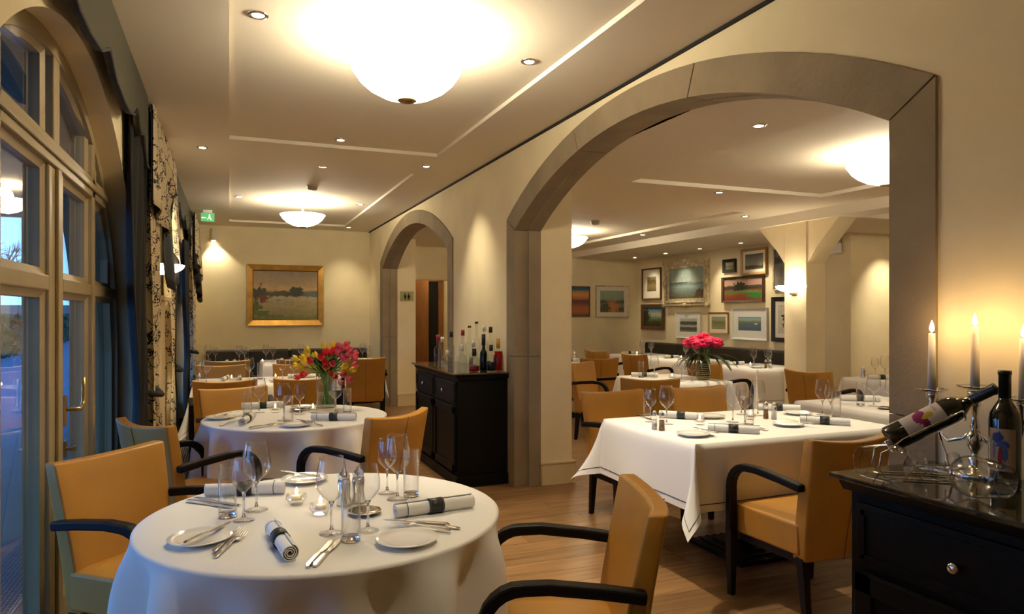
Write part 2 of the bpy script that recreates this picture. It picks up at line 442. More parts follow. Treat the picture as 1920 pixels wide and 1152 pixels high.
ld = bpy.data.lights.new('corridor_lamp', 'POINT'); ld.energy = 14; ld.color = WARM; ld.shadow_soft_size = .1
lo = bpy.data.objects.new('corridor_lamp', ld); col.objects.link(lo); lo.location = (3.5, 12.9, 2.3)
# ---- right room walls
mb = MB(); mb.box((XPIC, ALC, 0), (XPIC+.15, YB, 2.62)); mb.box((XPIC+.15, ALC, 0), (9.4, ALC+.15, 2.62)); struct(mb.build('wall_pictures', M_wall))
mb = MB(); mb.box((9.4, -3, 0), (9.55, YB+.14, 2.62)); struct(mb.build('wall_east', M_wall))
mb = MB(); mb.box((XL-.35, -3.15, 0), (9.55, -3, 2.82)); struct(mb.build('wall_front', M_wall))

# ---- ceilings with shallow raised fields
def ceiling(name, x0, x1, y0, y1, z, fields, dz, parent=None):
    mb = MB(); xs0, xs1 = fields[0][0], fields[0][1]
    mb.box((x0, y0, z), (xs0, y1, z+.08)); mb.box((xs1, y0, z), (x1, y1, z+.08)); y = y0
    for a, b, c, d in fields:
        mb.box((xs0, y, z), (xs1, c, z+.08)); y = d
        mb.box((xs0, c, z+dz), (xs1, d, z+.08))
    mb.box((xs0, y, z), (xs1, y1, z+.08))
    return struct(mb.build(name, M_ceil))
ceiling('ceiling', XL-.35, XW+.05, -3.15, YB+.05, ZC, [(0, 1.65, -2.6, .2), (0, 1.65, 1.0, 5.8), (0, 1.65, 6.6, 11.0)], .028)
ceiling('ceiling_east', XS, 9.55, -3.15, YB+.05, ZR, [(3.2, 5.35, 1.6, 5.2), (3.2, 5.35, 6.3, 10.3)], .035)
mb = MB(); mb.box((5.86, -3, 2.42), (6.22, YB, ZR)); mb.box((6.22, ALC, 2.42), (XPIC, YB, ZR)); mb.box((6.22, 5.5, 2.42), (9.4, ALC, ZR))
struct(mb.build('trim_6', M_ceil))

# ---- pillar with braces under the beam
pil = struct(empty('trim_7', (6.06, 6.14, 0)))
pil['label'] = 'square plastered pillar with two slanted braces under the beam'
MB().box((-.14, -.165, 0), (.14, .165, 2.42)).build('pillar_shaft', M_wall, pil, bevel=.006)
for s in (-1, 1):
    m = MB(); m.prism([(s*.16, 1.98), (s*.16, 2.42), (s*.62, 2.42), (s*.54, 2.42)] if 0 else [(s*.16, 1.95), (s*.30, 2.13), (s*.60, 2.42), (s*.16, 2.42)], -.125, .125, 'x')
    m.build('brace', M_wall, pil)

# ---- floor: every board near enough to tell apart is a part, the rest joined
fl = struct(empty('floor', (0, 0, 0)))
mb = MB(); mb.box((XL-.35, -3.15, -.08), (9.55, 14.3, -.006)); sub = mb.build('subfloor', mat('subfloor', (.04, .022, .010), .8), fl)
PW = .165; rest = MB(); nb = 0
lens = [1.25, 1.5, 1.75, 2.0]; shared = {}
y = -3.0; row = 0
while y < 11.57:
    x = -.545 - R.choice([0, .3, .7, 1.0]); 
    while x < 9.4:
        Ln = R.choice(lens); xa, xb = max(x, -.545), min(x+Ln, 9.4)
        if xb-xa > .05:
            near = 1.0 < y < 5.6 and xb > .4 and xa < 4.2
            if near and abs(xb-xa-Ln) < .001 and nb < 300:
                if Ln not in shared:
                    q = MB().box((-Ln/2+.001, -PW/2+.001, -.006), (Ln/2-.001, PW/2-.001, 0)); shared[Ln] = q.mesh('plank'); shared[Ln].materials.append(M_plank)
                o = bpy.data.objects.new('plank', shared[Ln]); col.objects.link(o); o.parent = fl; o.location = ((xa+xb)/2, y+PW/2, 0); nb += 1
            else:
                rest.box((xa+.001, y+.001, -.006), (xb-.001, y+PW-.001, 0))
        x += Ln
    y += PW; row += 1
rest.box((2.2, 11.57, -.006), (5.2, 14.2, 0))
o = rest.build('planks_beyond', M_plank, fl); o['kind'] = 'stuff'

# ================================================================== WINDOW WALL
W1 = (3.34, 1.72, ell(1.72, 1.13, 1.37)); W2 = (8.70, 1.62, ell(1.62, 1.13, 1.37))
mb = MB(); wall_open(mb, XL-.35, XL, -3, YB, 2.82, [W1, W2], 48); struct(mb.build('wall_left', M_wall))

def make_window(idx, yc, half, cv):
    root = struct(empty('window_%d' % idx, (-.70, yc, 0)))
    c2 = lambda d: cv(d) if abs(d) < half else 1.13
    # arched outer frame
    m = MB(); n = 40; wd = .065
    pts = [(-half, 0), (-half, 1.13)]+[(half*math.sin(-PI/2+PI*i/n), cv(half*math.sin(-PI/2+PI*i/n))) for i in range(1, n)]+[(half, 1.13), (half, 0)]
    k = (half-wd)/half
    inn = [(a*k, b if b <= 1.13 else 1.13+(b-1.13)*(1-wd/1.37)) for a, b in pts]
    for i in range(len(pts)-1):
        (a, b), (c, d), (e, f), (g, h) = pts[i], pts[i+1], inn[i], inn[i+1]
        m.hexa([(-.05, a, b), (.05, a, b), (.05, c, d), (-.05, c, d), (-.05, e, f), (.05, e, f), (.05, g, h), (-.05, g, h)])
    m.build('frame', M_frame, root)
    ci = lambda d: (1.13+(1.37-wd)*math.sqrt(max(0, 1-(d/(half-wd))**2)))
    yt = (half-wd)*math.sqrt(1-((2.04-1.13)/(1.37-wd))**2)
    m = MB().box((-.055, -yt, 1.99), (.055, yt, 2.09)); m.box((.055, -yt, 2.025), (.068, yt, 2.055)); m.build('transom', M_frame, root, bevel=.005)
    bays = [(-half+wd, -.845), (-.775, -.06), (.06, .775), (.845, half-wd)]
    for yy, wd2 in ((-.81, .035), (.81, .035)):
        MB().box((-.05, yy-wd2, 0), (.055, yy+wd2, ci(yy)-.005)).build('mullion', M_frame, root, bevel=.006)
    MB().box((-.045, -.05, 2.09), (.05, .05, ci(0))).build('mullion', M_frame, root, bevel=.006)
    for s in (-1, 1):
        MB().box((-.045, min(s*.004, s*.125), .02), (.048, max(s*.004, s*.125), 1.985)).build('stile', M_frame, root, bevel=.007)
    MB().box((.048, -.03, .02), (.062, .03, 1.985)).build('cover_strip', M_frame, root, bevel=.004)
    def field(a, b, z0, z1, ins):
        N = 10; ys = [a+(b-a)*i/N for i in range(N+1)]
        top = [min(z1, ci(yy)-.0) for yy in ys]
        return ys, top
    for bi, (a, b) in enumerate(bays):
        if bi == 1: b = -.125
        if bi == 2: a = .125
        for z0, z1 in ((.20, 1.49), (1.55, 1.99), (2.09, 3.0)):
            ys, top = field(a, b, z0, z1, 0)
            ok = [(yy, t) for yy, t in zip(ys, top) if t > z0+.03]
            if len(ok) < 2: continue
            poly = [(ok[0][0], z0), (ok[-1][0], z0)]+[(yy, t) for yy, t in reversed(ok)]
            MB().prism(poly, -.003, .003, 'x').build('pane', M_pane, root)
            # glazing bead around the pane
            m = MB(); cy_, cz_ = sum(p[0] for p in poly)/len(poly), sum(p[1] for p in poly)/len(poly)
            bw = .028
            def inset(p): 
                dy, dz = cy_-p[0], cz_-p[1]; d = math.hypot(dy, dz) or 1
                return (p[0]+max(-bw, min(bw, dy*.5)) if abs(dy) > .02 else p[0], p[1]+max(-bw, min(bw, dz*.5)) if abs(dz) > .02 else p[1])
            q = [inset(p) for p in poly]; L = len(poly)
            for i in range(L):
                p0, p1, q0, q1 = poly[i], poly[(i+1) % L], q[i], q[(i+1) % L]
                m.hexa([(-.03, *p0), (.034, *p0), (.034, *p1), (-.03, *p1), (-.03, *q0), (.022, *q0), (.022, *q1), (-.03, *q1)])
            m.build('glazing_bead', M_frame, root)
        MB().box((-.045, a, 1.49), (.048, b if bi != 3 else .845+(half-wd-.845), 1.55)).build('rail', M_frame, root, bevel=.006)
        MB().box((-.045, a, .0), (.048, b, .20)).build('bottom_rail', M_frame, root, bevel=.006)
    # lever handle and lock on the meeting stile
    h = MB(); h.box((.062, .045, .93), (.070, .085, 1.06)); h.build('handle_plate', M_brass, root, bevel=.004)
    h = MB(); h.tube([(.066, .065, 1.0), (.105, .065, 1.0), (.118, .075, 1.0), (.120, .115, 1.005), (.120, .135, 1.02), (.120, .142, 1.06), (.120, .142, 1.125)], [.009]*6+[.008], 10)
    h.build('handle', M_brass, root)
    h = MB(); h.box((.062, .045, .80), (.070, .085, .87)); h.tube([(.066, .065, .835), (.10, .065, .835)], .008, 8); h.box((.095, .05, .826), (.103, .095, .844)); h.build('lock', M_brass, root, bevel=.002)
    return root
make_window(1, *W1); make_window(2, *W2)

# ---- convector grille set in the floor along the windows
gr = empty('floor_grille', (-.33, 0, 0), 0, 'steel convector grille let into the floor along the windows', 'grille')
for s in (-1, 1): MB().box((s*.125-.006, 1.0, .0005), (s*.125+.006, 11.3, .006)).build('grille_frame', M_steel, gr)
m = MB()
for i in range(11): x = -.108+i*.0216; m.box((x-.003, 1.0, .0005), (x+.003, 11.3, .005))
yy = 1.02
while yy < 11.3: m.box((-.12, yy, .0005), (.12, yy+.004, .0042)); yy += .035
o = m.build('grille_bars', M_steel, gr); o['kind'] = 'stuff'
MB().box((-.12, 1.0, .0001), (.12, 11.3, .0008)).build('grille_tray', M_dark, gr)

# ================================================================== CURTAINS AND PELMETS
def pelmet(name, y0, y1, label, per=None):
    """stiff fabric pelmet with a scalloped lower edge and cord trim; profile in world Y"""
    root = empty(name, (0, 0, 0), 0, label, 'pelmet')
    prof = []
    n = 160
    def zb(t):     # t runs 0..1 from the middle of the window to its end; deep tails at the end, cusps on the way
        pts = [(0, 2.50), (.12, 2.43), (.28, 2.405), (.42, 2.41), (.545, 2.45), (.63, 2.51), (.635, 2.51), (.665, 2.445), (.73, 2.412), (.80, 2.44), (.815, 2.44), (.87, 2.36), (.93, 2.30), (1, 2.30)]
        for (a, b), (c, d) in zip(pts[:-1], pts[1:]):
            if a <= t <= c: return b+(d-b)*(t-a)/max(1e-6, c-a)
        return 2.3
    yc = (y0+y1)/2; hf = (y1-y0)/2
    low = [(y0+(y1-y0)*i/n, zb(abs(y0+(y1-y0)*i/n-yc)/hf)) for i in range(n+1)]
    m = MB()
    for (a, za), (b, zb_) in zip(low[:-1], low[1:]):
        m.hexa([(-.490, a, za), (-.466, a, za), (-.466, b, zb_), (-.490, b, zb_), (-.490, a, ZC), (-.466, a, ZC), (-.466, b, ZC), (-.490, b, ZC)])
    m.box((-.549, y0, ZC-.03), (-.48, y1, ZC)); m.box((-.549, y1-.02, 2.30), (-.47, y1, ZC)); m.box((-.549, y0, 2.30), (-.47, y0+.02, ZC))
    m.build('pelmet_board', M_pelm, root)
    MB().tube([(-.464, a, b+.004) for a, b in low], .0085, 6).build('cord_trim', mat('cord', (.02, .018, .012), .7, bump=.8, bscale=220), root)
    return root
pelmet('scalloped_pelmet', 1.80, 4.88, 'dark olive scalloped pelmet with cord edge over the near window')
pelmet('scalloped_pelmet', 7.22, 10.2, 'dark olive scalloped pelmet over the far window')

def drape(mb, y0, y1, z0, z1, x, amp=.03, folds=5, tie=None, tw=.45, ny=None, nz=26, anchor=None, ph=0):
    """hanging pleated cloth; gathered at height tie towards anchor"""
    ny = ny or folds*8; rows = []
    if anchor is None: anchor = y1
    for j in range(nz+1):
        z = z0+(z1-z0)*j/nz; k = 1.0
        if tie is not None:
            g = math.exp(-((z-tie)/(.16 if z < tie else .42))**2); k = 1-(1-tw)*g
        r = []
        for i in range(ny+1):
            u = i/ny; yy = y0+(y1-y0)*u; yy = anchor+(yy-anchor)*k
            xx = x+amp*(.55+.45*k)*math.sin(2*PI*folds*u+ph+.7*math.sin(3*u+z))+.012*math.sin(9*u+2*z)
            r.append((xx, yy, z))
        rows.append(r)
    mb.grid(rows); return mb

def curtain(name, label, parts, tiez=None, tiey=None, tiex=-.47):
    root = empty(name, (0, 0, 0), 0, label, 'curtain')
    for pn, kw, m in parts:
        mb = MB(); drape(mb, **kw); mb.build(pn, m, root, solid=.004)
    if tiez:
        m = MB(); a, b = tiey; t = tiex
        m.tube([(t-.065, a, tiez+.05), (t-.01, a-.012, tiez+.03), (t+.05, (a+b)/2, tiez), (t-.01, b+.012, tiez+.03), (t-.065, b, tiez+.05)], .02, 8); m.build('tie_back', M_curt, root)
    return root
curtain('curtain', 'black curtain panel beside a floral one at the near window', [('black_panel', dict(y0=4.38, y1=5.12, z0=.02, z1=2.72, x=-.505, amp=.02, folds=6, tie=.86, tw=.72, anchor=5.12), M_curt)])
curtain('curtain', 'long cream floral curtain tied back with a black band beside the near window', [('floral_panel', dict(y0=5.13, y1=5.80, z0=.02, z1=2.72, x=-.485, amp=.026, folds=5, tie=.86, tw=.6, anchor=5.18), M_floral)], .86, (5.02, 5.42))
curtain('curtain', 'narrow cream floral curtain beyond the wall bowl light', [('floral_panel', dict(y0=6.62, y1=7.12, z0=.02, z1=2.72, x=-.485, amp=.026, folds=4, tie=.86, tw=.6, anchor=7.0), M_floral)])
curtain('curtain', 'black curtain tied back at the near side of the far window', [('black_panel', dict(y0=7.16, y1=7.9, z0=.02, z1=2.3, x=-.505, amp=.02, folds=6, tie=.86, tw=.5, anchor=7.2), M_curt)], .86, (7.12, 7.6))
curtain('curtain', 'black curtain at the far side of the far window', [('black_panel', dict(y0=9.35, y1=10.2, z0=.02, z1=2.3, x=-.505, amp=.02, folds=6, tie=.86, tw=.6, anchor=10.2), M_curt)])
curtain('curtain', 'cream floral curtain nearest the end wall', [('floral_panel', dict(y0=10.22, y1=10.95, z0=.02, z1=2.72, x=-.47, amp=.03, folds=5, tie=.86, tw=.6, anchor=10.5), M_floral)], .86, (10.25, 10.7), -.45)

def swag(name, label, y0, y1, outl, lining, x=-.45):
    """valance cloth falling in zigzag tails, dark lining showing; outl = lower edge (u, z)"""
    root = empty(name, (0, 0, 0), 0, label, 'valance')
    def zl(u, pr):
        for (a, b), (c, d) in zip(pr[:-1], pr[1:]):
            if a <= u <= c: return b+(d-b)*(u-a)/max(1e-6, c-a)
        return pr[-1][1]
    def sheet(pr, xo, amp):
        rows = []; n = 70
        for j in range(15):
            r = []
            for i in range(n+1):
                u = i/n; zb = zl(u, pr); z = 2.735+(zb-2.735)*j/14
                r.append((xo+amp*math.sin(u*2*PI*5)*(.25+.75*j/14)+.05*math.sin(PI*u)*(j/14), y0+(y1-y0)*u, z))
            rows.append(r)
        return rows
    mb = MB(); mb.grid(sheet(outl, x, .03)); mb.build('floral_cloth', M_floral, root, solid=.004)
    mb = MB(); mb.grid(sheet(lining, x-.012, .034)); mb.build('black_lining', M_curt, root, solid=.004)
swag('swag_valance', 'cream floral swag valance with black-lined zigzag tail between the windows', 5.0, 7.15,
     [(0, 2.1), (.2, 2.0), (.34, 1.95), (.42, 2.33), (.5, 2.3), (.56, 1.92), (.68, 1.78), (.74, 2.1), (.86, 2.0), (1, 1.62)],
     [(0, 2.12), (.2, 2.02), (.33, 1.98), (.38, 1.60), (.46, 1.55), (.52, 1.86), (.60, 1.62), (.72, 1.7), (.8, 1.95), (1, 1.6)])
swag('swag_valance', 'cream floral swag valance with black tail by the end wall', 10.2, 11.3,
     [(0, 2.2), (.3, 2.0), (.6, 1.85), (1, 2.2)], [(0, 2.0), (.3, 1.75), (.6, 1.55), (1, 1.72)], -.42)

# pilaster panel and ledge on the pier between the windows
mb = MB(); mb.box((XL, 5.92, 0), (XL+.05, 6.55, 1.50)); mb.box((XL, 5.86, 1.50), (XL+.10, 6.6, 1.535)); struct(mb.build('trim_8', M_basebd, bevel=.004))

# ================================================================== LAMPS
def lamp(parent, kind, loc, energy, color=WARM, size=.05, spot=70, blend=.6, rot=None):
    d = bpy.data.lights.new('lamp_light', kind); d.energy = energy; d.color = color; d.shadow_soft_size = size
    if kind == 'SPOT': d.spot_size = math.radians(spot); d.spot_blend = blend
    o = bpy.data.objects.new('lamp_light', d); col.objects.link(o); o.parent = parent; o.location = loc
    if rot is not None: o.rotation_euler = rot
    return o

def aim(frm, to):
    return (Vector(to)-Vector(frm)).to_track_quat('-Z', 'Y').to_euler()

def pendant(x, y, zc, label, drop=.31):
    t = empty('pendant_lamp', (x, y, zc), 0, label, 'lamp', 'alabaster bowl pendants')
    r = .268; zr = -drop+.145
    prof = [(.0, -drop), (.06, -drop+.003), (.13, -drop+.022), (.19, -drop+.055), (.232, -drop+.092), (.252, -drop+.122), (r, zr), (r-.006, zr+.004), (.243, -drop+.122), (.22, -drop+.092), (.18, -drop+.06), (.12, -drop+.03), (.05, -drop+.012), (0, -drop+.010)]
    MB().lathe(prof, 48).build('bowl', M_bowl, t)
    MB().lathe([(.0, -drop-.012), (.03, -drop-.012), (.046, -drop-.006), (.046, -drop), (0, -drop+.001)], 24).build('finial', M_brass, t)
    MB().lathe([(.010, -drop+.01), (.010, -.03)], 12).build('stem', M_white, t)
    MB().lathe([(.0, -.034), (.03, -.034), (.046, -.02), (.048, -.0), (0, 0)], 24).build('ceiling_rose', M_white, t)
    lamp(t, 'POINT', (0, 0, zr+.035), PENDANT_W, WARM, .10)
    return t
pendant(.815, 3.41, ZC+.026, 'largest glowing bowl pendant above the foreground tables')
pendant(.83, 8.88, ZC+.026, 'glowing bowl pendant near the end wall with the lake painting')
pendant(4.40, 3.68, ZR+.033, 'glowing bowl pendant cut by the near jamb of the big arch', .235)
pendant(4.47, 8.92, ZR+.033, 'glowing bowl pendant peeping out beside the big arch pier', .235)

pendant(7.6, 3.7, ZR, 'added unseen bowl pendant behind the near jamb, lightening the east side', .235)  # unseen lamp, added to lighten the east part of the right room
dl_used = []
def downlight(x, y, z, label, target=None, energy=None, spot=74):
    t = empty('downlight', (x, y, z), 0, label, 'downlight', 'recessed ceiling spots')
    MB().lathe([(.026, -.001), (.030, -.006), (.044, -.006), (.047, -.001), (.047, .004), (.026, .004)], 24, closed=True).build('trim_ring', M_silver, t)
    MB().lathe([(0, -.0055), (.026, -.0055), (.026, .003), (0, .003)], 20).build('lens', M_lens, t)
    e = SPOT_W if energy is None else energy
    if e > 0:
        rot = aim((x, y, z-.02), target) if target else (0, 0, 0)
        lamp(t, 'SPOT', (0, 0, -.012), e, WARM2, .025, spot, 1.0, rot)
Zf = ZC+.028
for x, y, z, tg, e, lb in [
    (.122, 3.41, Zf, (.2, 2.9, 0), 55, 'nearest ceiling downlight, left of the big pendant'),
    (1.508, 3.49, Zf, (1.62, 3.25, 0), 150, 'ceiling downlight right of the big pendant'),
    (-.20, 6.17, ZC, None, None, 'ceiling downlight beside the floral swag'),
    (.813, 5.62, Zf, (.55, 5.0, 0), None, 'ceiling downlight behind the big pendant at the field edge'),
    (.816, 6.70, Zf, (.5, 7.1, 0), None, 'ceiling downlight in front of the smoke detector'),
    (1.66, 6.2, ZC, (2.14, 6.0, .95), 55, 'ceiling downlight above the bottle sideboard'),
    (.104, 8.79, Zf, None, None, 'ceiling downlight left of the far pendant'),
    (1.521, 8.83, Zf, (1.6, 9.2, 0), None, 'ceiling downlight right of the far pendant'),
    (1.72, 11.05, ZC, (1.75, 11.56, .9), 30, 'ceiling downlight in the corner by the far arch'),
    (.81, 1.18, Zf, (.35, 2.1, 0), 45, 'ceiling downlight nearest the camera'),
    (3.22, 6.30, ZR+.033, (3.4, 5.9, 0), None, 'downlight of the picture room next to the big arch pier'),
    (4.23, 5.33, ZR, (4.15, 5.9, .7), None, 'downlight above the pink flowers'),
    (5.55, 6.53, ZR, (5.4, 6.7, 0), None, 'downlight in front of the pillar'),
    (5.5, 8.62, ZR, (5.8, 8.4, .7), None, 'downlight of the picture room below the far field edge'),
    (2.95, 3.35, ZR, (2.85, 3.3, .7), 80, 'downlight above the long table in the big arch'),
    (4.3, 2.2, ZR+.033, (4.3, 3.4, .7), None, 'downlight above the table at the jamb'),
    (6.85, 11.0, 2.42, (7.28, 11.0, 1.55), 24, 'picture-wall downlight in the far corner'),
    (6.85, 10.03, 2.42, (7.28, 10.03, 1.6), 30, 'picture-wall downlight above the carved frame'),
    (6.85, 9.1, 2.42, (7.28, 9.0, 1.5), 30, 'picture-wall downlight above the small dark picture'),
    (6.85, 8.15, 2.42, (7.28, 8.15, 1.5), 30, 'picture-wall downlight nearest the pillar'),
    (7.78, 6.15, 2.42, (7.85, 6.6, 1.3), 60, 'downlight washing the bare wall behind the pillar')]:
    downlight(x, y, z, lb, tg, e)

def sconce(x, y, z, r, rz, label, e):
    t = empty('wall_bowl_light', (x, y, z), rz, label, 'wall light', 'half-bowl wall lights')
    rows = []
    for j in range(9):
        a = PI/2*j/8; rr = r*math.cos(a); zz = -r*.38*math.sin(a)
        rows.append([(rr*math.sin(PI*i/24)*1.0+.012, rr*math.cos(PI*i/24), zz) for i in range(25)])
    m = MB(); m.grid(rows); m.build('half_bowl', M_bowl, t, solid=.006)
    MB().box((0, -.045, -.10), (.03, .045, .0)).build('wall_plate', M_brass, t, bevel=.004)
    lamp(t, 'POINT', (r*.45, 0, .02), e, WARM2, .04)
sconce(XL, 6.28, 1.79, .20, 0, 'white half-bowl wall light between the floral curtains', 2)
sconce(5.92, 6.15, 1.71, .19, PI, 'glowing half-bowl light on the plastered pillar', 3.2)

t = empty('wall_spot', (-.22, YB, 2.59), 0, 'small white cylinder spotlight on the end wall by the curtain', 'spotlight')
MB().lathe([(0, -.09), (.036, -.09), (.038, -.085), (.038, .09), (0, .09)], 24, (0, -.06, 0)).build('cylinder', M_white, t)
MB().box((-.02, -.03, -.03), (.02, 0, .03)).build('bracket', M_white, t)
MB().lathe([(0, -.0915), (.03, -.0915)], 20, (0, -.06, 0)).build('lens', M_lens, t)
lamp(t, 'SPOT', (0, -.075, -.10), 26, WARM2, .03, 95, .5, aim((0, -.075, 0), (.12, .05, -1)))

for x, y, z, lb in ((.825, 7.75, Zf, 'white smoke detector on the left room ceiling'), (4.25, 7.75, ZR+.033, 'white smoke detector on the picture room ceiling')):
    t = empty('smoke_detector', (x, y, z), 0, lb, 'smoke detector', 'ceiling smoke detectors')
    MB().lathe([(0, -.012), (.06, -.012), (.06, 0), (0, 0)], 24).build('mount', M_white, t)
    MB().lathe([(0, -.052), (.03, -.052), (.048, -.042), (.052, -.014), (0, -.012)], 24).build('sensor_head', mat('detector_grey', (.45, .38, .28), .5), t)

t = empty('exit_sign', (-.26, 9.9, ZC), 0, 'small green glass exit sign hanging by the far curtain', 'sign')
MB().box((-.09, -.02, -.06), (.09, .02, 0)).build('housing', M_white, t, bevel=.004)
MB().box((-.13, -.004, -.24), (.13, .004, -.06)).build('sign_panel', emit('exit_green', (.10, .42, .16), .45), t)
mf = emit('exit_white', (.7, .9, .75), .8); m = MB()
m.box((-.09, -.0055, -.17), (-.03, -.0045, -.155)); m.prism([(-.12, -.162), (-.09, -.185), (-.09, -.139)], -.0055, -.0045, 'y')
m.ball((.035, -.005, -.095), .012, 8, 5, (1, .1, 1)); m.prism([(.02, -.11), (.05, -.115), (.055, -.16), (.08, -.20), (.065, -.208), (.03, -.165), (0, -.20), (-.012, -.19), (.018, -.15)], -.0055, -.0045, 'y')
m.build('running_figure', mf, t); t.scale = (.62, .62, .62)

t = empty('alarm_box', (6.95, ALC+.62, 2.26), 0, 'white alarm box high on the wall behind the pillar', 'box')
t.location = (XPIC, ALC+.2, 2.28)
MB().box((-.06, -.07, -.11), (0, .07, .02)).build('alarm_case', M_white, t, bevel=.006)
MB().box((-.07, -.055, .02), (0, .055, .10)).build('sounder', mat('alarm_grey', (.5, .47, .4), .5), t, bevel=.004)

t = empty('restroom_sign', (2.49, A2[0]+A2[1]-.002, 1.66), 0, 'glass plaque with two small figures inside the far arch', 'sign')
MB().box((-.105, -.018, -.075), (.105, -.010, .075)).build('glass_plaque', thin_glass('plaque_glass', (.88, .92, .82), .15, 1.5), t)
m = MB()
for sx in (-.028, .028):
    m.ball((sx, -.02, .034), .011, 8, 5, (1, .2, 1))
    m.prism([(sx-.014, .018), (sx+.014, .018), (sx+(.014 if sx < 0 else .020), -.02), (sx+.008, -.02), (sx+.008, -.05), (sx-.008, -.05), (sx-.008, -.02), (sx-(.014 if sx < 0 else .020), -.02)], -.022, -.018, 'y')
m.build('figures', M_black, t)
for sx in (-.09, .09):
    for sz in (-.06, .06): MB().lathe([(0, 0), (.007, 0), (.007, .02), (0, .02)], 10, m=Matrix.Rotation(PI/2, 4, 'X'), c=(sx, -.002, sz)).build('standoff', M_silver, t)

# ================================================================== CHAIRS
def make_chair():
    t = empty('armchair')
    # backrest: curved leather slab leaning back, top edge dipping in the middle
    nu, nv = 10, 7; rows = []
    for j in range(nv+1):
        v = j/nv; hw = .222+.032*v; th = .078-.022*v; yb = -.205-.115*v**1.15
        ring = []
        for i in range(nu+1):
            u = -1+2*i/nu; ring.append((hw*u, yb+.045*u*u*(.35+.65*v)+th/2, .285+.565*v-.018*(1-u*u)*v))
        for i in range(nu, -1, -1):
            u = -1+2*i/nu; ring.append((hw*u, yb+.045*u*u*(.35+.65*v)-th/2, .285+.565*v-.018*(1-u*u)*v))
        rows.append(ring)
    m = MB(); m.grid(rows, True, True); n = len(rows[0]); N = nu+1
    for base_i in (0, nv*n):
        for i in range(nu):
            m.f.append((base_i+i, base_i+i+1, base_i+n-2-i, base_i+n-1-i)); m.sm.append(False)
    bk = m.build('backrest', M_leather, t, bevel=.011, seg=3)
    pts = []
    for j in range(nv+1):
        v = j/nv; pts.append((0, -.205-.115*v**1.15-(.078-.022*v)/2-.0005, .285+.565*v-.018*v-.004))
    MB().tube(pts, .0022, 6).build('seam', M_seam, bk)
    # seat with crowned cushion
    m = MB(); rows = []; 
    for j in range(9):
        v = j/8; r = []
        for i in range(9):
            u = i/8; ed = min(u, 1-u, v, 1-v); r.append((-.235+.47*u, -.20+.42*v, .452+.016*min(1, ed*4)))
        rows.append(r)
    m.grid(rows, True); n = 9
    b0 = len(m.v); rim = [j for j in range(9)]+[8+9*j for j in range(1, 9)]+[72+i for i in range(7, -1, -1)]+[9*j for j in range(7, 0, -1)]
    low = [(m.v[q][0], m.v[q][1], .31) for q in rim]; m.v += low
    for i in range(len(rim)):
        i2 = (i+1) % len(rim); m.f.append((rim[i], rim[i2], b0+i2, b0+i)); m.sm.append(False)
    m.f.append(tuple(b0+i for i in range(len(rim)))); m.sm.append(False)
    m.build('seat', M_leather, t, bevel=.012, seg=3)
    MB().box((-.215, -.19, .27), (.215, .205, .312)).build('seat_frame', M_black, t)
    for sx in (-1, 1):
        x = sx*.205; y = -.195
        MB().hexa([(x-.015, y-.045, 0), (x+.015, y-.045, 0), (x+.015, y-.015, 0), (x-.015, y-.015, 0), (x-.022, y-.022, .30), (x+.022, y-.022, .30), (x+.022, y+.022, .30), (x-.022, y+.022, .30)]).build('leg', M_black, t, bevel=.003)
        x = sx*.262
        MB().hexa([(x-.015, .185, 0), (x+.015, .185, 0), (x+.015, .215, 0), (x-.015, .215, 0), (x-.022, .178, .33), (x+.022, .178, .33), (x+.022, .222, .33), (x-.022, .222, .33)]).build('leg', M_black, t, bevel=.003)
        path = [(x*.97, -.245, .625), (x*.985, -.12, .642), (x, .02, .655), (x, .09, .652)]
        for k in range(1, 7):
            a = PI/2*k/6; path.append((x, .09+.11*math.sin(a), .652-.11*(1-math.cos(a))))
        path += [(x, .2, .45), (x, .2, .32)]
        MB().ribbon(path, .046, [.034]*4+[.036]*6+[.038, .042]).build('armrest', M_blackarm, t, bevel=.007, seg=2)
    return t
chair0 = make_chair(); chair_used = []
def chair(cx, cy, head, label, group):
    """cx,cy: middle of the top of the backrest; head: direction the chair faces (degrees)"""
    a = math.radians(head)
    return place(chair0, chair_used, (cx+.30*math.cos(a), cy+.30*math.sin(a), 0), a-PI/2, label, 'chair', group)
g1, g2, g3, g4 = 'armchairs of the foreground table', 'armchairs of the tulip table', 'armchairs further back in the left room', 'armchairs of the picture room'
chair(-.465, 3.225, -41, 'ochre leather armchair at the left of the foreground table, beside the glass door', g1)
chair(1.20, 1.85, 158, 'ochre leather armchair at the bottom centre, right of the foreground table', g1)
chair(-.42, 4.01, 33, 'leather armchair by the black curtain, its grey-lit back to the window', g2)
chair(.89, 3.85, 129, 'brown leather armchair between the two round tables, beside the dark sideboard', g2)
chair(0.02, 5.68, -72, 'ochre armchair front behind the tulip table, left of the vase', g2)
chair(-.03, 6.30, 92, 'brown armchair back directly behind the ochre one at the tulip table', g3)
chair(.60, 6.28, 90, 'brown armchair back just left of the tulip vase', g3)
chair(1.58, 8.81, 83, 'brown armchair seen from behind, right of the tulips by the far arch', g3)
chair(-.08, 8.19, -90, 'ochre armchair facing the camera behind the window-side square table', g3)
chair(.69, 8.10, -90, 'ochre armchair facing the camera, just left of the yellow tulips', g3)
chair(-.02, 8.93, 88, 'brown armchair back at the left table of the end wall bench', g3)
chair(.78, 8.90, 88, 'brown armchair back at the middle table of the end wall bench', g3)
chair(2.55, 4.42, -88, 'ochre armchair at the left of the long arch table, beside the pier', g4)
chair(3.28, 4.42, -88, 'ochre armchair in the middle behind the long arch table', g4)
chair(2.60, 2.34, 92, 'leather armchair seen from behind in front of the long arch table', g4)
chair(3.33, 5.10, 64, 'dark brown armchair back in front of the pink-flower table', g4)
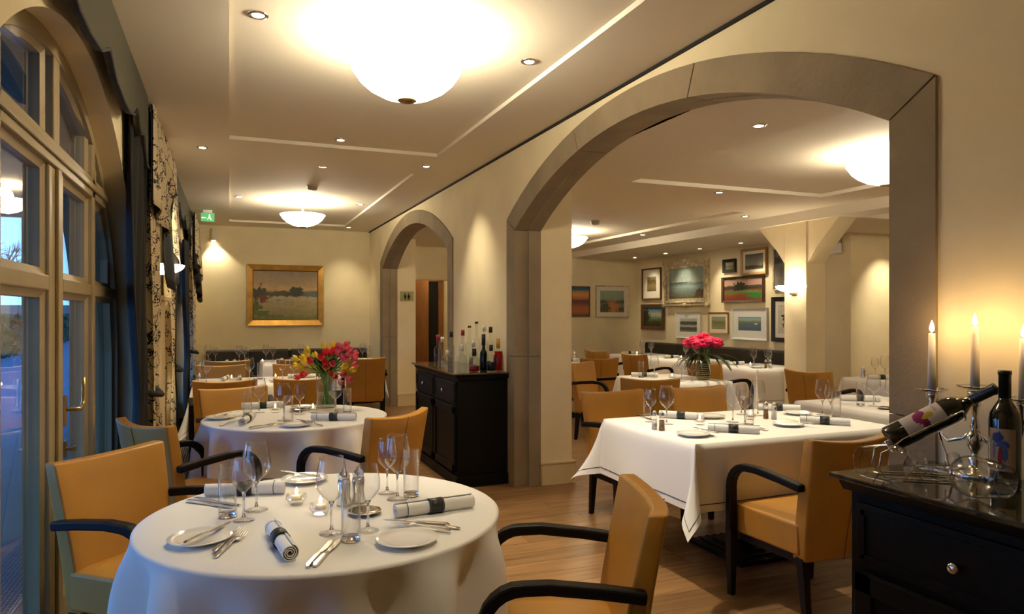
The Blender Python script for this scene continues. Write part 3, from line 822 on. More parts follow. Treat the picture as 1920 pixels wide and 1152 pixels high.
chair(3.70, 7.12, -58, 'ochre armchair turned to the pink-flower table beside the pier', g4)
chair(4.27, 7.66, 82, 'brown armchair back behind the ochre one near the pier', g4)
chair(5.11, 9.32, 12, 'farthest brown armchair at the picture wall bench', g4)
chair(5.13, 8.30, 8, 'brown armchair back at the middle of the picture wall bench', g4)
chair(4.92, 6.50, 8, 'armchair half hidden behind the pink-flower vase', g4)
chair(5.20, 5.25, 10, 'brown armchair seen from behind in front of the pillar', g4)

# ================================================================== BENCHES
def bench(name, label, a, b, depth, ax):
    t = empty(name, (0, 0, 0), 0, label, 'bench')
    n = 4; L = (b-a)/n
    for i in range(n):
        s, e = a+i*L+.004, a+(i+1)*L-.004
        if ax == 'x': MB().box((s, YB-.17, .40), (e, YB-.02, .845)).build('back_cushion', M_bench, t, bevel=.03, seg=3); MB().box((s, YB-depth, .32), (e, YB-.17, .46)).build('seat_cushion', M_bench, t, bevel=.03, seg=3)
        else: MB().box((XPIC-.17, s, .40), (XPIC-.02, e, .875)).build('back_cushion', M_bench, t, bevel=.03, seg=3); MB().box((XPIC-depth, s, .32), (XPIC-.17, e, .46)).build('seat_cushion', M_bench, t, bevel=.03, seg=3)
    if ax == 'x': MB().box((a, YB-depth+.04, 0), (b, YB-.02, .32)).build('plinth', M_black, t)
    else: MB().box((XPIC-depth+.04, a, 0), (XPIC-.02, b, .32)).build('plinth', M_black, t)
bench('upholstered_bench', 'long dark upholstered bench along the end wall under the lake painting', -.33, 2.08, .65, 'x')
bench('upholstered_bench', 'long dark upholstered bench along the picture wall', 7.22, 11.1, .65, 'y')

# ================================================================== TABLES AND CLOTHS
TZ = .75
def table(cx, cy, label, r=None, ab=None):
    t = empty('dining_table', (cx, cy, 0), 0, label, 'table')
    if r: MB().lathe([(0, .705), (r-.02, .705), (r-.008, .71), (r-.008, .742), (0, .742)], 48).build('tabletop', M_black, t)
    else: MB().box((-ab[0]/2+.008, -ab[1]/2+.008, .705), (ab[0]/2-.008, ab[1]/2-.008, .742)).build('tabletop', M_black, t, bevel=.003)
    MB().lathe([(0, .05), (.055, .05), (.045, .12), (.042, .62), (.12, .70), (0, .705)], 20).build('column', M_black, t)
    m = MB(); w_ = .24
    m.box((-w_, -w_, 0), (w_, w_, .022))
    m.box((-w_+.05, -w_+.05, .022), (w_-.05, w_-.05, .036)); m.box((-w_+.1, -w_+.1, .036), (w_-.1, w_-.1, .05))
    for i in range(9): m.box((-w_+.02+i*.054, -w_, .022), (-w_+.034+i*.054, w_, .027))
    m.build('foot_plate', M_black, t, bevel=.002)
    return t

def round_cloth(cx, cy, r, half, rot, label, k=13, seed=1):
    rr = random.Random(seed); root = empty('tablecloth', (cx, cy, 0), 0, label, 'tablecloth')
    N = 208; ph = [rr.uniform(0, 6.3) for _ in range(4)]
    def L(p):
        q = p-rot; return min(half/max(abs(math.cos(q)), abs(math.sin(q)))-r, TZ-.03)
    def pos(p, d, off=0):
        l = L(p); c = abs(math.sin(2*(p-rot)))
        wv = .5+.5*math.cos(k*p+ph[0]+1.0*math.sin(2*p+ph[1])+.6*math.sin(5*p+ph[2])); wv = wv*(.62+.38*math.sin(3*p+ph[3]))
        A = (.100+.02*c*c)*(1-math.exp(-(d/.075)**1.3))
        rad = r+.005+A*(wv-.52)+(.005+.05*c*c)*d+off
        return (rad*math.cos(p), rad*math.sin(p), TZ-.012-d*.985)
    rows = []
    for q in (0.0005, .25, .5, .75, .9): rows.append([(r*q*math.cos(2*PI*i/N), r*q*math.sin(2*PI*i/N), TZ) for i in range(N)])
    rows.append([((r-.004)*math.cos(2*PI*i/N), (r-.004)*math.sin(2*PI*i/N), TZ-.0006) for i in range(N)])
    rows.append([((r+.006)*math.cos(2*PI*i/N), (r+.006)*math.sin(2*PI*i/N), TZ-.005) for i in range(N)])
    for j in range(15): rows.append([pos(2*PI*i/N, L(2*PI*i/N)*j/14) for i in range(N)])
    m = MB(); m.grid(rows, True, True); m.build('cloth', M_cloth, root)
    m = MB(); m.grid([[pos(2*PI*i/N, L(2*PI*i/N)-dd, .0018) for i in range(N)] for dd in (.040, .0355)], True, True); m.build('hem_line', M_hem, root)
    return root

def rect_cloth(cx, cy, a, b, drop, label, flare=.30, seed=1, rz=0):
    """square-cornered cloth: sides hang, corners fall in pointed folds"""
    rr = random.Random(seed); root = empty('tablecloth', (cx, cy, 0), rz, label, 'tablecloth')
    ha, hb = a/2, b/2; ph = [rr.uniform(0, 6) for _ in range(4)]
    per = []                                   # (corner/side base point, horizontal dir, k flare, rho)
    ns, nc = 26, 18
    sides = [((ha, -hb), (ha, hb), 0), ((ha, hb), (-ha, hb), 90), ((-ha, hb), (-ha, -hb), 180), ((-ha, -hb), (ha, -hb), 270)]
    for si, (p, q, ang) in enumerate(sides):
        for i in range(ns):
            u = (i+.0)/ns if i else .0
            w_ = math.sin(PI*u)
            per.append((p[0]+(q[0]-p[0])*u, p[1]+(q[1]-p[1])*u, math.radians(ang), .03+.05*w_*(.5+.5*math.sin(u*9+ph[si])), drop))
        for i in range(nc):
            al = (i)/nc*PI/2; e = abs(math.sin(2*al))
            per.append((q[0], q[1], math.radians(ang)+al, .05+flare*e**1.5, drop/max(math.cos(al), math.sin(al))))
    def pos(k, t, off=0):
        x, y, an, fl_, rho = per[k]; d = rho*t; kk = min(.9, fl_*(.45+.55*t)); h = d*kk+.008*min(1, t*8)+off
        z = TZ-.006*min(1, t*10)-d*math.sqrt(1-kk*kk)
        return (x+h*math.cos(an), y+h*math.sin(an), max(z, .03))
    n = len(per); rows = []
    for q in (0.001, .5, .96): rows.append([(x*q, y*q, TZ) for x, y, *_ in per])
    rows.append([(x-.004*math.cos(an), y-.004*math.sin(an), TZ-.0003) for x, y, an, *_ in per])
    for j in range(1, 13): rows.append([pos(k, j/12) for k in range(n)])
    m = MB(); m.grid(rows, True, True); m.build('cloth', M_cloth, root)
    m = MB(); m.grid([[pos(k, (per[k][4]-dd*per[k][4]/drop)/per[k][4], .002) for k in range(n)] for dd in (.040, .0355)], True, True); m.build('hem_line', M_hem, root)
    return root

T = {}
def rect_set(key, x0, x1, y0, y1, drop, tl, cl, seed, flare=.3):
    cx, cy_ = (x0+x1)/2, (y0+y1)/2
    table(cx, cy_, tl, ab=(x1-x0, y1-y0)); rect_cloth(cx, cy_, x1-x0, y1-y0, drop, cl, flare, seed)
table(.295, 2.36, 'round pedestal table under the foreground cloth', r=.558)
round_cloth(.295, 2.36, .56, .86, math.radians(-22), 'white cloth on the foreground round table', 13, 3)
table(.398, 4.63, 'round pedestal table under the tulip vase cloth', r=.553)
round_cloth(.398, 4.63, .555, .86, math.radians(-25), 'white cloth on the round table carrying the tulips', 13, 8)
rect_set('T3', -.31, .84, 6.86, 7.60, .40, 'table hidden under the cloth beside the far window curtain', 'white cloth on the table between the tulips and the window curtain', 11)
rect_set('T4a', -.36, .24, 9.52, 10.35, .36, 'table hidden under the left cloth at the end wall bench', 'white cloth on the left table of the end wall bench', 12, .12)
rect_set('T4b', .40, 1.06, 9.52, 10.35, .36, 'table hidden under the middle cloth at the end wall bench', 'white cloth on the middle table of the end wall bench', 13, .12)
rect_set('T4c', 1.20, 1.93, 9.45, 10.30, .36, 'table hidden under the right cloth by the far arch', 'white cloth with a hanging corner beside the far arch', 14, .12)
rect_set('R1', 2.14, 3.56, 2.88, 3.80, .33, 'long table with a ridged black foot plate in the big arch', 'large white cloth with pointed corners on the long table in the big arch', 15, .42)
rect_set('R2', 3.90, 4.75, 3.02, 4.05, .36, 'table under the cloth cut off by the near arch jamb', 'white cloth of the table cut off by the near arch jamb', 16)
rect_set('R3', 3.74, 4.46, 5.42, 6.36, .36, 'table under the cloth below the pink flowers', 'white cloth of the table carrying the pink flowers', 17)
rect_set('R4a', 5.66, 6.42, 7.86, 8.72, .36, 'table under the middle cloth along the picture wall bench', 'white cloth on the middle table of the picture wall bench', 18)
rect_set('R4b', 5.66, 6.42, 6.46, 7.30, .40, 'table under the cloth next to the pillar at the picture wall', 'white cloth on the bench table touching the pillar in view', 19)
rect_set('R4c', 5.66, 6.42, 9.0, 9.86, .36, 'table under the far cloth along the picture wall bench', 'white cloth on the far table of the picture wall bench', 20)
rect_set('R5', 5.78, 6.75, 4.42, 5.36, .36, 'table under the cloth right of the pillar', 'white cloth of the table right of the pillar', 21)
rect_set('R6', 3.85, 4.62, 8.28, 9.05, .36, 'table under the cloth behind the pier', 'white cloth just right of the big arch pier', 22)

# ================================================================== TABLEWARE
def wine_glass(name, h, rb, rr, zs, rf):
    t = empty(name); tk = .0011
    MB().lathe([(0, 0), (rf, 0), (rf, .0015), (rf*.55, .0045), (.009, .009), (.0055, .014), (0, .0145)], 24).build('foot', M_glass, t)
    MB().lathe([(.0050, .012), (.0038, .03), (.0036, zs-.02), (.0052, zs-.006), (.009, zs+.001)], 12).build('stem', M_sglass, t)
    o = [(.004, zs-.004)]; H = h-zs
    for k in range(1, 13):
        u = k/12
        r = rb*math.sin(min(1, u/.42)*PI/2)**.75 if u < .42 else rb+(rr-rb)*((u-.42)/.58)**1.5
        o.append((r, zs+H*u*1.0))
    i = [(max(.0005, r-tk), z+.0012) for r, z in o[:-1]]+[(o[-1][0]-tk, o[-1][1])]
    MB().lathe(o+list(reversed(i)), 32, closed=False).build('bowl', M_glass, t)
    return t
big0 = wine_glass('wine_glass', .226, .046, .034, .092, .037); small0 = wine_glass('wine_glass', .198, .036, .028, .088, .033)
big_u, small_u = [], []
tum0 = empty('water_glass'); tum_u = []
MB().lathe([(0, 0), (.0265, 0), (.0275, .003), (.0275, .165), (.0262, .165), (.0258, .016), (0, .014)], 28).build('tumbler', M_glass, tum0)
MB().lathe([(0, .0015), (.0255, .0015), (.0255, .014), (0, .0125)], 24).build('thick_base', M_sglass, tum0)

plate0 = empty('side_plate'); plate_u = []
MB().lathe([(0, .004), (.045, .004), (.048, 0), (.052, 0), (.056, .005), (.086, .014), (.0875, .016), (.086, .0175), (.06, .010), (.05, .008), (0, .008)], 48).build('plate', M_china, plate0)

def knife_mesh():
    m = MB(); n = 12; L = .215
    m.ribbon([(0, -L/2, .004), (0, -L/2+.01, .006), (0, -.03, .006), (0, .0, .005)], [.008, .013, .011, .008], [.006, .009, .008, .005])
    m.prism([(-.005, .0), (.005, .0), (.010, .03), (.010, .075), (.006, .1), (0, .107), (-.006, .09), (-.006, .03)], .0035, .0052, 'z')
    return m
def fork_mesh():
    m = MB(); L = .2
    m.ribbon([(0, -L/2, .003), (0, -L/2+.012, .005), (0, -.04, .006), (0, .02, .010), (0, .034, .009)], [.010, .014, .009, .006, .012], [.003, .004, .004, .004, .003])
    m.prism([(-.006, .03), (.006, .03), (.012, .042), (.0125, .055), (-.0125, .055), (-.012, .042)], .007, .0095, 'z')
    for i in range(4):
        x = -.0105+i*.007; m.ribbon([(x, .053, .008), (x, .075, .004), (x, .1, .009)], [.0036, .003, .0018], .002)
    return m
def single(name, mb, m, bevel=0):
    o = mb.build(name, m, bevel=bevel); return o
knife0 = single('table_knife', knife_mesh(), M_silver, .0012); fork0 = single('table_fork', fork_mesh(), M_silver, .0008); kn_u, fk_u = [], []

nap0 = empty('rolled_napkin'); nap_u = []
def roll(y0, y1, r1, turns=3.2):
    rows = []; n = 90
    for yy in (y0, y0+.004, y1-.004, y1):
        rows.append([((.005+(r1-.005)*(i/n))*math.cos(2*PI*turns*i/n), yy, .0235+(.005+(r1-.005)*(i/n))*math.sin(2*PI*turns*i/n)) for i in range(n+1)])
    return MB().grid(rows)
roll(-.135, .135, .0225).build('linen_roll', M_cloth, nap0, solid=.0022)
def ring(y0, y1, r):
    return MB().lathe([(r-.0008, y0), (r, y0), (r, y1), (r-.0008, y1)], 28, (0, 0, .0235), Matrix.Rotation(-PI/2, 4, 'X'), closed=True)
bnd = ring(-.025, .025, .0246).build('band', M_band, nap0)
for yy in (-.021, .019): ring(yy, yy+.0015, .0250).build('stitching', mat('stitch', (.12, .12, .10), .7), bnd)
ring(.098, .100, .0240).build('stripe', M_hem, nap0)

tea0 = empty('tealight_holder'); tea_u = []
MB().lathe([(0, 0), (.022, 0), (.024, .004), (.036, .020), (.033, .034), (.027, .036), (.026, .016), (0, .014)], 12, smooth=False).build('glass_cup', M_glass, tea0)
wx = MB().lathe([(0, .0165), (.018, .0165), (.018, .030), (0, .029)], 20).build('candle', M_wax, tea0)
def flame_mb(h, r): return MB().lathe([(0, 0), (r*.7, h*.12), (r, h*.3), (r*.75, h*.58), (r*.3, h*.85), (0, h)], 10)
f_ = flame_mb(.026, .0055); f_.xf(Matrix.Translation((0, 0, .033))); f_.build('flame', M_flame, tea0)

def shaker(name, body_mat, fill):
    t = empty(name)
    b_ = MB().lathe([(0, 0), (.018, 0), (.0185, .004), (.015, .07), (.0135, .078), (0, .078)], 8, smooth=False).build('glass_body', M_glass, t)
    MB().lathe([(0, .003), (.0155, .003), (.0135, .058), (0, .058)], 12).build('contents', fill, t)
    MB().lathe([(0, .076), (.0145, .076), (.0145, .086), (.011, .099), (.004, .106), (0, .107)], 16).build('cap', M_silver, t)
    return t
salt0 = shaker('salt_shaker', None, mat('salt', (.8, .76, .7), .8)); pep0 = shaker('pepper_shaker', None, mat('pepper', (.20, .12, .05), .8, var=.5, scale=150)); sl_u, pp_u = [], []
mill0 = empty('pepper_mill'); mill_u = []
MB().lathe([(0, 0), (.024, 0), (.025, .01), (.020, .03), (.022, .075), (.019, .088), (0, .088)], 20).build('mill_body', M_silver, mill0)
MB().lathe([(0, .088), (.019, .09), (.020, .10), (.012, .112), (.006, .115), (.007, .122), (0, .125)], 20).build('mill_head', M_silver, mill0)
dish0 = empty('silver_dish'); dish_u = []
MB().lathe([(0, .002), (.03, .002), (.05, .010), (.054, .013), (.052, .0145), (.03, .006), (0, .005)], 32).build('dish', M_chrome, dish0)

def face(p, q): return math.atan2(q[1]-p[1], q[0]-p[0])-PI/2
def mid(p, q, z=None): return ((p[0]+q[0])/2, (p[1]+q[1])/2, p[2] if z is None else z)
Q = TZ+.0008
def put(kind, p, lab, q=None, grp=None, dz=0):
    tbl = dict(big=(big0, big_u, 'wine glass', 'large wine glasses'), small=(small0, small_u, 'wine glass', 'small wine glasses'), tum=(tum0, tum_u, 'glass', 'tall water glasses'),
               plate=(plate0, plate_u, 'plate', 'side plates'), knife=(knife0, kn_u, 'knife', 'table knives'), fork=(fork0, fk_u, 'fork', 'table forks'), nap=(nap0, nap_u, 'napkin', 'rolled napkins'),
               tea=(tea0, tea_u, 'tealight', 'lit tealights'), salt=(salt0, sl_u, 'shaker', 'salt shakers'), pep=(pep0, pp_u, 'shaker', 'pepper shakers'), mill=(mill0, mill_u, 'pepper mill', 'pepper mills'), dish=(dish0, dish_u, 'dish', 'silver dishes'))
    pr, us, cat, g = tbl[kind]
    if q: loc, rz = mid(p, q), face(p, q)
    else: loc, rz = p, 0
    return place(pr, us, (loc[0], loc[1], Q+dz), rz, lab, cat, g)

FT = 'on the foreground table'
put('big', (0.083, 2.462, .75), 'large wine glass behind its smaller mate at the left of the foreground table')
put('small', (0.042, 2.351, .75), 'small wine glass beside the left water glass '+FT)
put('tum', (-0.005, 2.413, .75), 'tall water glass at the left of the foreground table')
put('big', (0.280, 2.117, .75), 'large wine glass nearest the camera '+FT)
put('small', (0.384, 2.102, .75), 'small wine glass in the middle of the foreground table near the silver dish')
put('tum', (0.322, 2.027, .75), 'tall water glass at the front middle of the foreground table')
put('small', (0.528, 2.512, .75), 'small wine glass at the right rear of the foreground table')
put('big', (0.544, 2.419, .75), 'large wine glass beside the right water glass '+FT)
put('tum', (0.599, 2.443, .75), 'tall water glass at the right rear of the foreground table')
put('tea', (0.212, 2.487, .75), 'left one of two lit tealights '+FT)
put('tea', (0.274, 2.339, .75), 'right one of two lit tealights '+FT)
put('mill', (0.360, 2.413, .75), 'left silver pepper mill seen through the wine glass '+FT)
put('mill', (0.411, 2.429, .75), 'right silver pepper mill behind the silver dish '+FT)
put('dish', (0.406, 2.279, .75), 'small shiny silver dish in the middle of the foreground table')
put('nap', (-0.091, 2.714, .75), 'white rolled napkin lying across the left rear of the foreground table', (0.198, 2.645, .75))
put('nap', (0.154, 1.856, .75), 'white rolled napkin pointing at the camera, dark band in the middle, '+FT, (0.109, 2.236, .75))
put('nap', (0.757, 2.225, .75), 'white rolled napkin with dark band at the right of the foreground table', (0.485, 2.196, .75))
put('plate', (-0.077, 2.178, .75), 'white side plate at the left front of the foreground table')
put('plate', (0.466, 1.949, .75), 'white side plate at the right of the foreground table')
put('plate', (0.269, 2.806, .75), 'white side plate at the rear of the foreground table')
put('knife', (-0.108, 2.113, .75), 'butter knife resting on the left front plate of the foreground table', (0.000, 2.274, .75), dz=.0165)
put('fork', (-0.054, 1.969, .75), 'front one of two forks beside the left front plate', (0.059, 2.244, .75))
put('fork', (-0.051, 2.023, .75), 'rear one of two forks beside the left front plate', (0.045, 2.273, .75), dz=.004)
put('knife', (0.178, 1.835, .75), 'left one of two knives at the front of the foreground table', (0.277, 2.060, .75))
put('knife', (0.193, 1.829, .75), 'right one of two knives at the front of the foreground table', (0.301, 2.061, .75), dz=.0)
put('knife', (-0.138, 2.657, .75), 'front knife behind the left water glass of the foreground table', (0.016, 2.503, .75))
put('knife', (-0.112, 2.676, .75), 'rear knife behind the left water glass of the foreground table', (0.037, 2.529, .75))
put('knife', (0.587, 2.010, .75), 'butter knife lying over the right plate of the foreground table', (0.450, 2.109, .75), dz=.017)
put('fork', (0.607, 1.990, .75), 'fork nearest the right plate of the foreground table', (0.462, 2.128, .75), dz=.003)
put('fork', (0.643, 2.009, .75), 'fork between the right plate and the right napkin', (0.490, 2.140, .75))
put('knife', (0.315, 2.787, .75), 'butter knife on the rear plate of the foreground table', (0.197, 2.930, .75), dz=.0165)

TT = 'on the tulip table'
put('nap', (0.107, 5.073, .75), 'rolled napkin with dark band at the rear left '+TT, (0.313, 5.077, .75))
put('nap', (0.048, 4.264, .75), 'rolled napkin pointing at the camera '+TT, (0.148, 4.663, .75))
put('nap', (0.726, 4.289, .75), 'rolled napkin lying in front of the tulip vase', (0.450, 4.400, .75))
put('plate', (-0.049, 4.671, .75), 'side plate at the left edge '+TT)
put('plate', (0.353, 4.202, .75), 'side plate at the front '+TT)
put('plate', (0.474, 4.983, .75), 'side plate behind the tealights '+TT)
put('knife', (-0.101, 4.600, .75), 'knife on the left plate '+TT, (0.032, 4.834, .75), dz=.0165)
put('fork', (-0.057, 4.347, .75), 'fork beside the left plate '+TT, (0.051, 4.539, .75))
put('knife', (0.088, 4.189, .75), 'left knife at the front '+TT, (0.272, 4.361, .75))
put('knife', (0.105, 4.182, .75), 'second knife at the front '+TT, (0.284, 4.313, .75))
put('fork', (0.513, 4.097, .75), 'fork beside the front plate '+TT, (0.399, 4.354, .75))
put('knife', (0.468, 4.115, .75), 'butter knife on the front plate '+TT, (0.355, 4.371, .75), dz=.0165)
put('tum', (0.108, 4.804, .75), 'tall water glass at the left '+TT)
put('big', (0.181, 4.878, .75), 'large wine glass at the left '+TT)
put('big', (0.306, 4.459, .75), 'large wine glass at the front middle '+TT)
put('small', (0.419, 4.678, .75), 'small wine glass left of the vase '+TT)
put('tum', (0.323, 4.319, .75), 'tall water glass at the front middle '+TT)
put('big', (0.638, 4.641, .75), 'large wine glass in front of the tulip vase')
put('tum', (0.709, 4.613, .75), 'tall water glass right of the tulip vase')
put('tea', (0.279, 4.839, .75), 'left lit tealight '+TT)
put('tea', (0.509, 4.746, .75), 'right lit tealight '+TT)
put('dish', (0.428, 4.860, .75), 'small silver dish '+TT)

WT = 'on the window-side table behind the tulips'
for k, a, lb in [('salt', (-.25, 6.93), 'salt shaker at the left corner '+WT), ('big', (-.20, 7.16), 'large wine glass at the left '+WT), ('small', (-.26, 7.24), 'small wine glass at the left '+WT),
                 ('plate', (-.12, 7.00), 'side plate at the left corner '+WT), ('tea', (.02, 7.25), 'lit tealight between the two napkins '+WT), ('big', (.18, 7.18), 'large wine glass in the middle '+WT), ('tum', (.28, 7.32), 'water glass in the middle '+WT),
                 ('tea', (.42, 7.22), 'right lit tealight '+WT), ('small', (.48, 7.16), 'small wine glass at the right '+WT), ('big', (.58, 7.08), 'large wine glass at the right '+WT), ('plate', (.43, 6.98), 'side plate at the right '+WT)]:
    put(k, (*a, TZ), lb)
for a, b, lb in [((-.06, 7.2), (-.02, 7.45), 'left end-on rolled napkin '+WT), ((.09, 7.2), (.09, 7.45), 'right end-on rolled napkin '+WT), ((.80, 7.30), (.55, 7.32), 'rolled napkin just left of the tulips '+WT)]: put('nap', (*a, TZ), lb, (*b, TZ))
for tn, x0, items in [('left table of the end wall bench', -.36, [('big', -.26, 10.12), ('small', -.17, 10.14), ('big', .12, 9.95), ('small', .19, 10.1)]),
                      ('middle table of the end wall bench', .36, [('big', .46, 10.05), ('small', .55, 10.05), ('big', .91, 9.95), ('small', .99, 9.97)]),
                      ('right table of the end wall bench', 1.2, [('big', 1.74, 9.95), ('small', 1.80, 9.88)])]:
    sd = ['left', 'left', 'right', 'right']
    for (k, x, y), s in zip(items, sd): put(k, (x, y, TZ), '%s wine glass at the %s of the %s' % ({'big': 'large', 'small': 'small'}[k], s, tn))
put('nap', (-.03, 9.72, TZ), 'left napkin of the left table of the end wall bench', (-.03, 9.98, TZ)); put('nap', (.06, 9.72, TZ), 'right napkin of the left table of the end wall bench', (.06, 9.98, TZ))
put('nap', (.62, 9.75, TZ), 'napkin of the middle table of the end wall bench', (.66, 10.0, TZ)); put('tea', (.40, 9.66, TZ), 'lit tealight on the middle table of the end wall bench')
put('nap', (1.35, 9.8, TZ), 'napkin of the right table of the end wall bench', (1.6, 9.82, TZ))

LT = 'on the long arch table'
put('nap', (2.661, 2.984, .75), 'rolled napkin with dark band at the front middle '+LT, (2.428, 3.188, .75))
put('plate', (2.278, 3.086, .75), 'side plate at the front left '+LT)
put('knife', (2.383, 2.958, .75), 'knife on the front left plate '+LT, (2.373, 3.268, .75), dz=.0165)
put('fork', (2.349, 2.988, .75), 'fork beside the front left plate '+LT, (2.384, 3.225, .75), dz=.002)
put('knife', (2.752, 3.020, .75), 'knife behind the front middle napkin '+LT, (2.740, 3.301, .75))
put('tea', (2.544, 3.380, .75), 'left lit tealight '+LT)
put('salt', (2.204, 3.336, .75), 'salt shaker at the left end '+LT)
put('pep', (2.222, 3.290, .75), 'pepper shaker at the left end '+LT)
put('nap', (2.510, 3.687, .75), 'rolled napkin with dark band at the rear left '+LT, (2.652, 3.535, .75))
put('plate', (2.777, 3.579, .75), 'side plate at the rear left '+LT)
put('knife', (2.402, 3.828, .75), 'knife at the left end '+LT, (2.384, 3.620, .75))
put('big', (2.376, 3.469, .75), 'large wine glass at the left end '+LT)
put('small', (2.334, 3.573, .75), 'small wine glass at the left end '+LT)
put('tum', (2.458, 3.805, .75), 'tall water glass at the left end '+LT)
put('big', (2.789, 3.389, .75), 'large wine glass left of centre '+LT)
put('small', (2.802, 3.297, .75), 'small wine glass in the centre '+LT)
put('tum', (2.770, 3.227, .75), 'tall water glass in the centre '+LT)
put('big', (3.111, 3.542, .75), 'large wine glass right of centre '+LT)
put('small', (3.046, 3.619, .75), 'small wine glass at the rear centre '+LT)
put('tea', (2.960, 3.434, .75), 'right lit tealight among the glasses '+LT)
put('pep', (3.063, 3.416, .75), 'pepper shaker right of the centre glasses '+LT)
put('salt', (3.093, 3.380, .75), 'salt shaker right of the centre glasses '+LT)
put('nap', (3.335, 2.999, .75), 'rolled napkin with dark band at the right '+LT, (3.123, 3.233, .75))
put('plate', (2.994, 3.157, .75), 'side plate at the right '+LT)
put('knife', (3.078, 2.983, .75), 'knife on the right plate '+LT, (3.080, 3.317, .75), dz=.0165)
put('nap', (3.505, 3.591, .75), 'rolled napkin at the rear right '+LT, (3.297, 3.758, .75))
put('plate', (3.385, 3.482, .75), 'side plate at the rear right '+LT)
put('big', (3.510, 3.406, .75), 'large wine glass at the right '+LT)
put('small', (3.538, 3.369, .75), 'small wine glass at the right '+LT)
put('tum', (3.482, 3.270, .75), 'tall water glass at the right '+LT)
JT = 'on the table at the near arch jamb'
put('tum', (4.10, 3.64, TZ), 'tall water glass '+JT); put('big', (4.18, 3.60, TZ), 'large wine glass '+JT); put('small', (4.22, 3.50, TZ), 'small wine glass '+JT)
put('nap', (4.22, 3.92, TZ), 'rolled napkin '+JT, (4.42, 3.76, TZ)); put('dish', (4.13, 3.46, TZ), 'silver dish '+JT)
PT = 'on the pink-flower table'
put('nap', (3.83, 6.23, TZ), 'rolled napkin at the rear left '+PT, (4.05, 6.05, TZ)); put('tum', (3.86, 6.08, TZ), 'tall water glass '+PT); put('big', (3.95, 5.98, TZ), 'large wine glass at the left '+PT)
put('tea', (4.05, 5.82, TZ), 'lit tealight '+PT); put('big', (4.02, 5.62, TZ), 'large wine glass left of the pink-flower vase'); put('small', (4.05, 5.50, TZ), 'small wine glass left of the pink-flower vase'); put('knife', (3.86, 5.55, TZ), 'knife at the front corner '+PT, (4.0, 5.70, TZ))
for nm, y0, n, ex in [('middle', 7.9, 4, 0), ('pillar-side', 6.5, 4, .06), ('far', 9.05, 4, 0)]:
    tn = 'on the %s picture-wall table' % nm
    for i in range(n):
        put('big' if i % 2 else 'small', (6.02+.10*(i % 2), y0+.16+.13*i, TZ), '%s wine glass, %s from the right, %s' % (('large' if i % 2 else 'small'), ['first', 'second', 'third', 'fourth'][i], tn))
    put('tea', (5.86, y0+.30, TZ), 'lit tealight '+tn); put('nap', (5.80, y0+.62, TZ), 'rolled napkin '+tn, (6.05, y0+.66, TZ)); put('plate', (5.82, y0+.14, TZ), 'side plate '+tn)
put('salt', (5.92, 6.53, TZ), 'salt shaker on the bench table next to the pillar'); put('pep', (5.87, 6.55, TZ), 'pepper shaker on the bench table next to the pillar')
CT = 'on the table right of the pillar'
put('mill', (5.95, 5.25, TZ), 'silver pepper mill '+CT); put('small', (6.08, 5.22, TZ), 'small wine glass at the left '+CT); put('big', (6.10, 5.12, TZ), 'large wine glass at the left '+CT); put('nap', (5.86, 5.08, TZ), 'end-on rolled napkin '+CT, (6.05, 4.98, TZ))
put('tea', (5.95, 4.85, TZ), 'lit tealight '+CT); put('big', (6.15, 4.85, TZ), 'large wine glass at the jamb edge '+CT)
HT = 'on the table behind the pier'
put('big', (4.28, 8.68, TZ), 'large wine glass '+HT); put('small', (4.40, 8.72, TZ), 'small wine glass '+HT); put('nap', (4.10, 8.38, TZ), 'rolled napkin '+HT, (4.35, 8.42, TZ)); put('salt', (4.55, 8.9, TZ), 'salt shaker '+HT)

# ================================================================== FLOWERS
vx = (0.623, 4.923, .75)
t = empty('glass_vase', (vx[0], vx[1]+.05, Q), 0, 'tall clear cylinder vase holding the tulips', 'vase'); VX, VY = t.location[0], t.location[1]
MB().lathe([(0, 0), (.066, 0), (.068, .003), (.068, .24), (.0665, .24), (.0655, .012), (0, .010)], 40).build('glass', M_glass, t)
MB().lathe([(0, .013), (.065, .013), (.065, .10), (0, .10)], 32).build('water', thin_glass('vase_water', (.90, .96, .86), 0, 1.33), t)
M_stem = mat('tulip_stem', (.16, .30, .035), .5); M_leaf = mat('tulip_leaf', (.035, .12, .025), .45, var=.3, scale=12)
M_red = mat('tulip_red', (.72, .03, .04), .5, var=.15, scale=20); M_yel = mat('tulip_yellow', (.85, .60, .03), .5, var=.1, scale=20); M_pink = mat('tulip_pink', (.72, .10, .14), .5, var=.55, scale=30)
def bloom(mb, c, d, s):
    """tulip head: six cupped petals around axis d at c"""
    q = Vector((0, 0, 1)).rotation_difference(Vector(d).normalized()).to_matrix().to_4x4()
    for k in range(6):
        a = k*PI/3; rows = []
        for j in range(6):
            v = j/5; rad = s*(.25+.62*math.sin(min(1, v*1.25)*PI/2)-.30*v*v)*(1.0 if k % 2 else .9); hw = .62*math.sin(PI*(.12+.86*v))**.8; z = s*1.75*v
            rows.append([(rad*math.cos(a+hw*u), rad*math.sin(a+hw*u), z) for u in (-1, -.5, 0, .5, 1)])
        m = MB(); m.grid(rows); m.xf(Matrix.Translation(c) @ q); mb.add(m.v, m.f, True)
rf = random.Random(21)
ORD = ['first', 'second', 'third', 'fourth', 'fifth', 'sixth', 'seventh', 'eighth', 'ninth', 'tenth', 'eleventh', 'twelfth', 'thirteenth', 'fourteenth', 'fifteenth', 'sixteenth', 'seventeenth', 'eighteenth', 'nineteenth', 'twentieth']
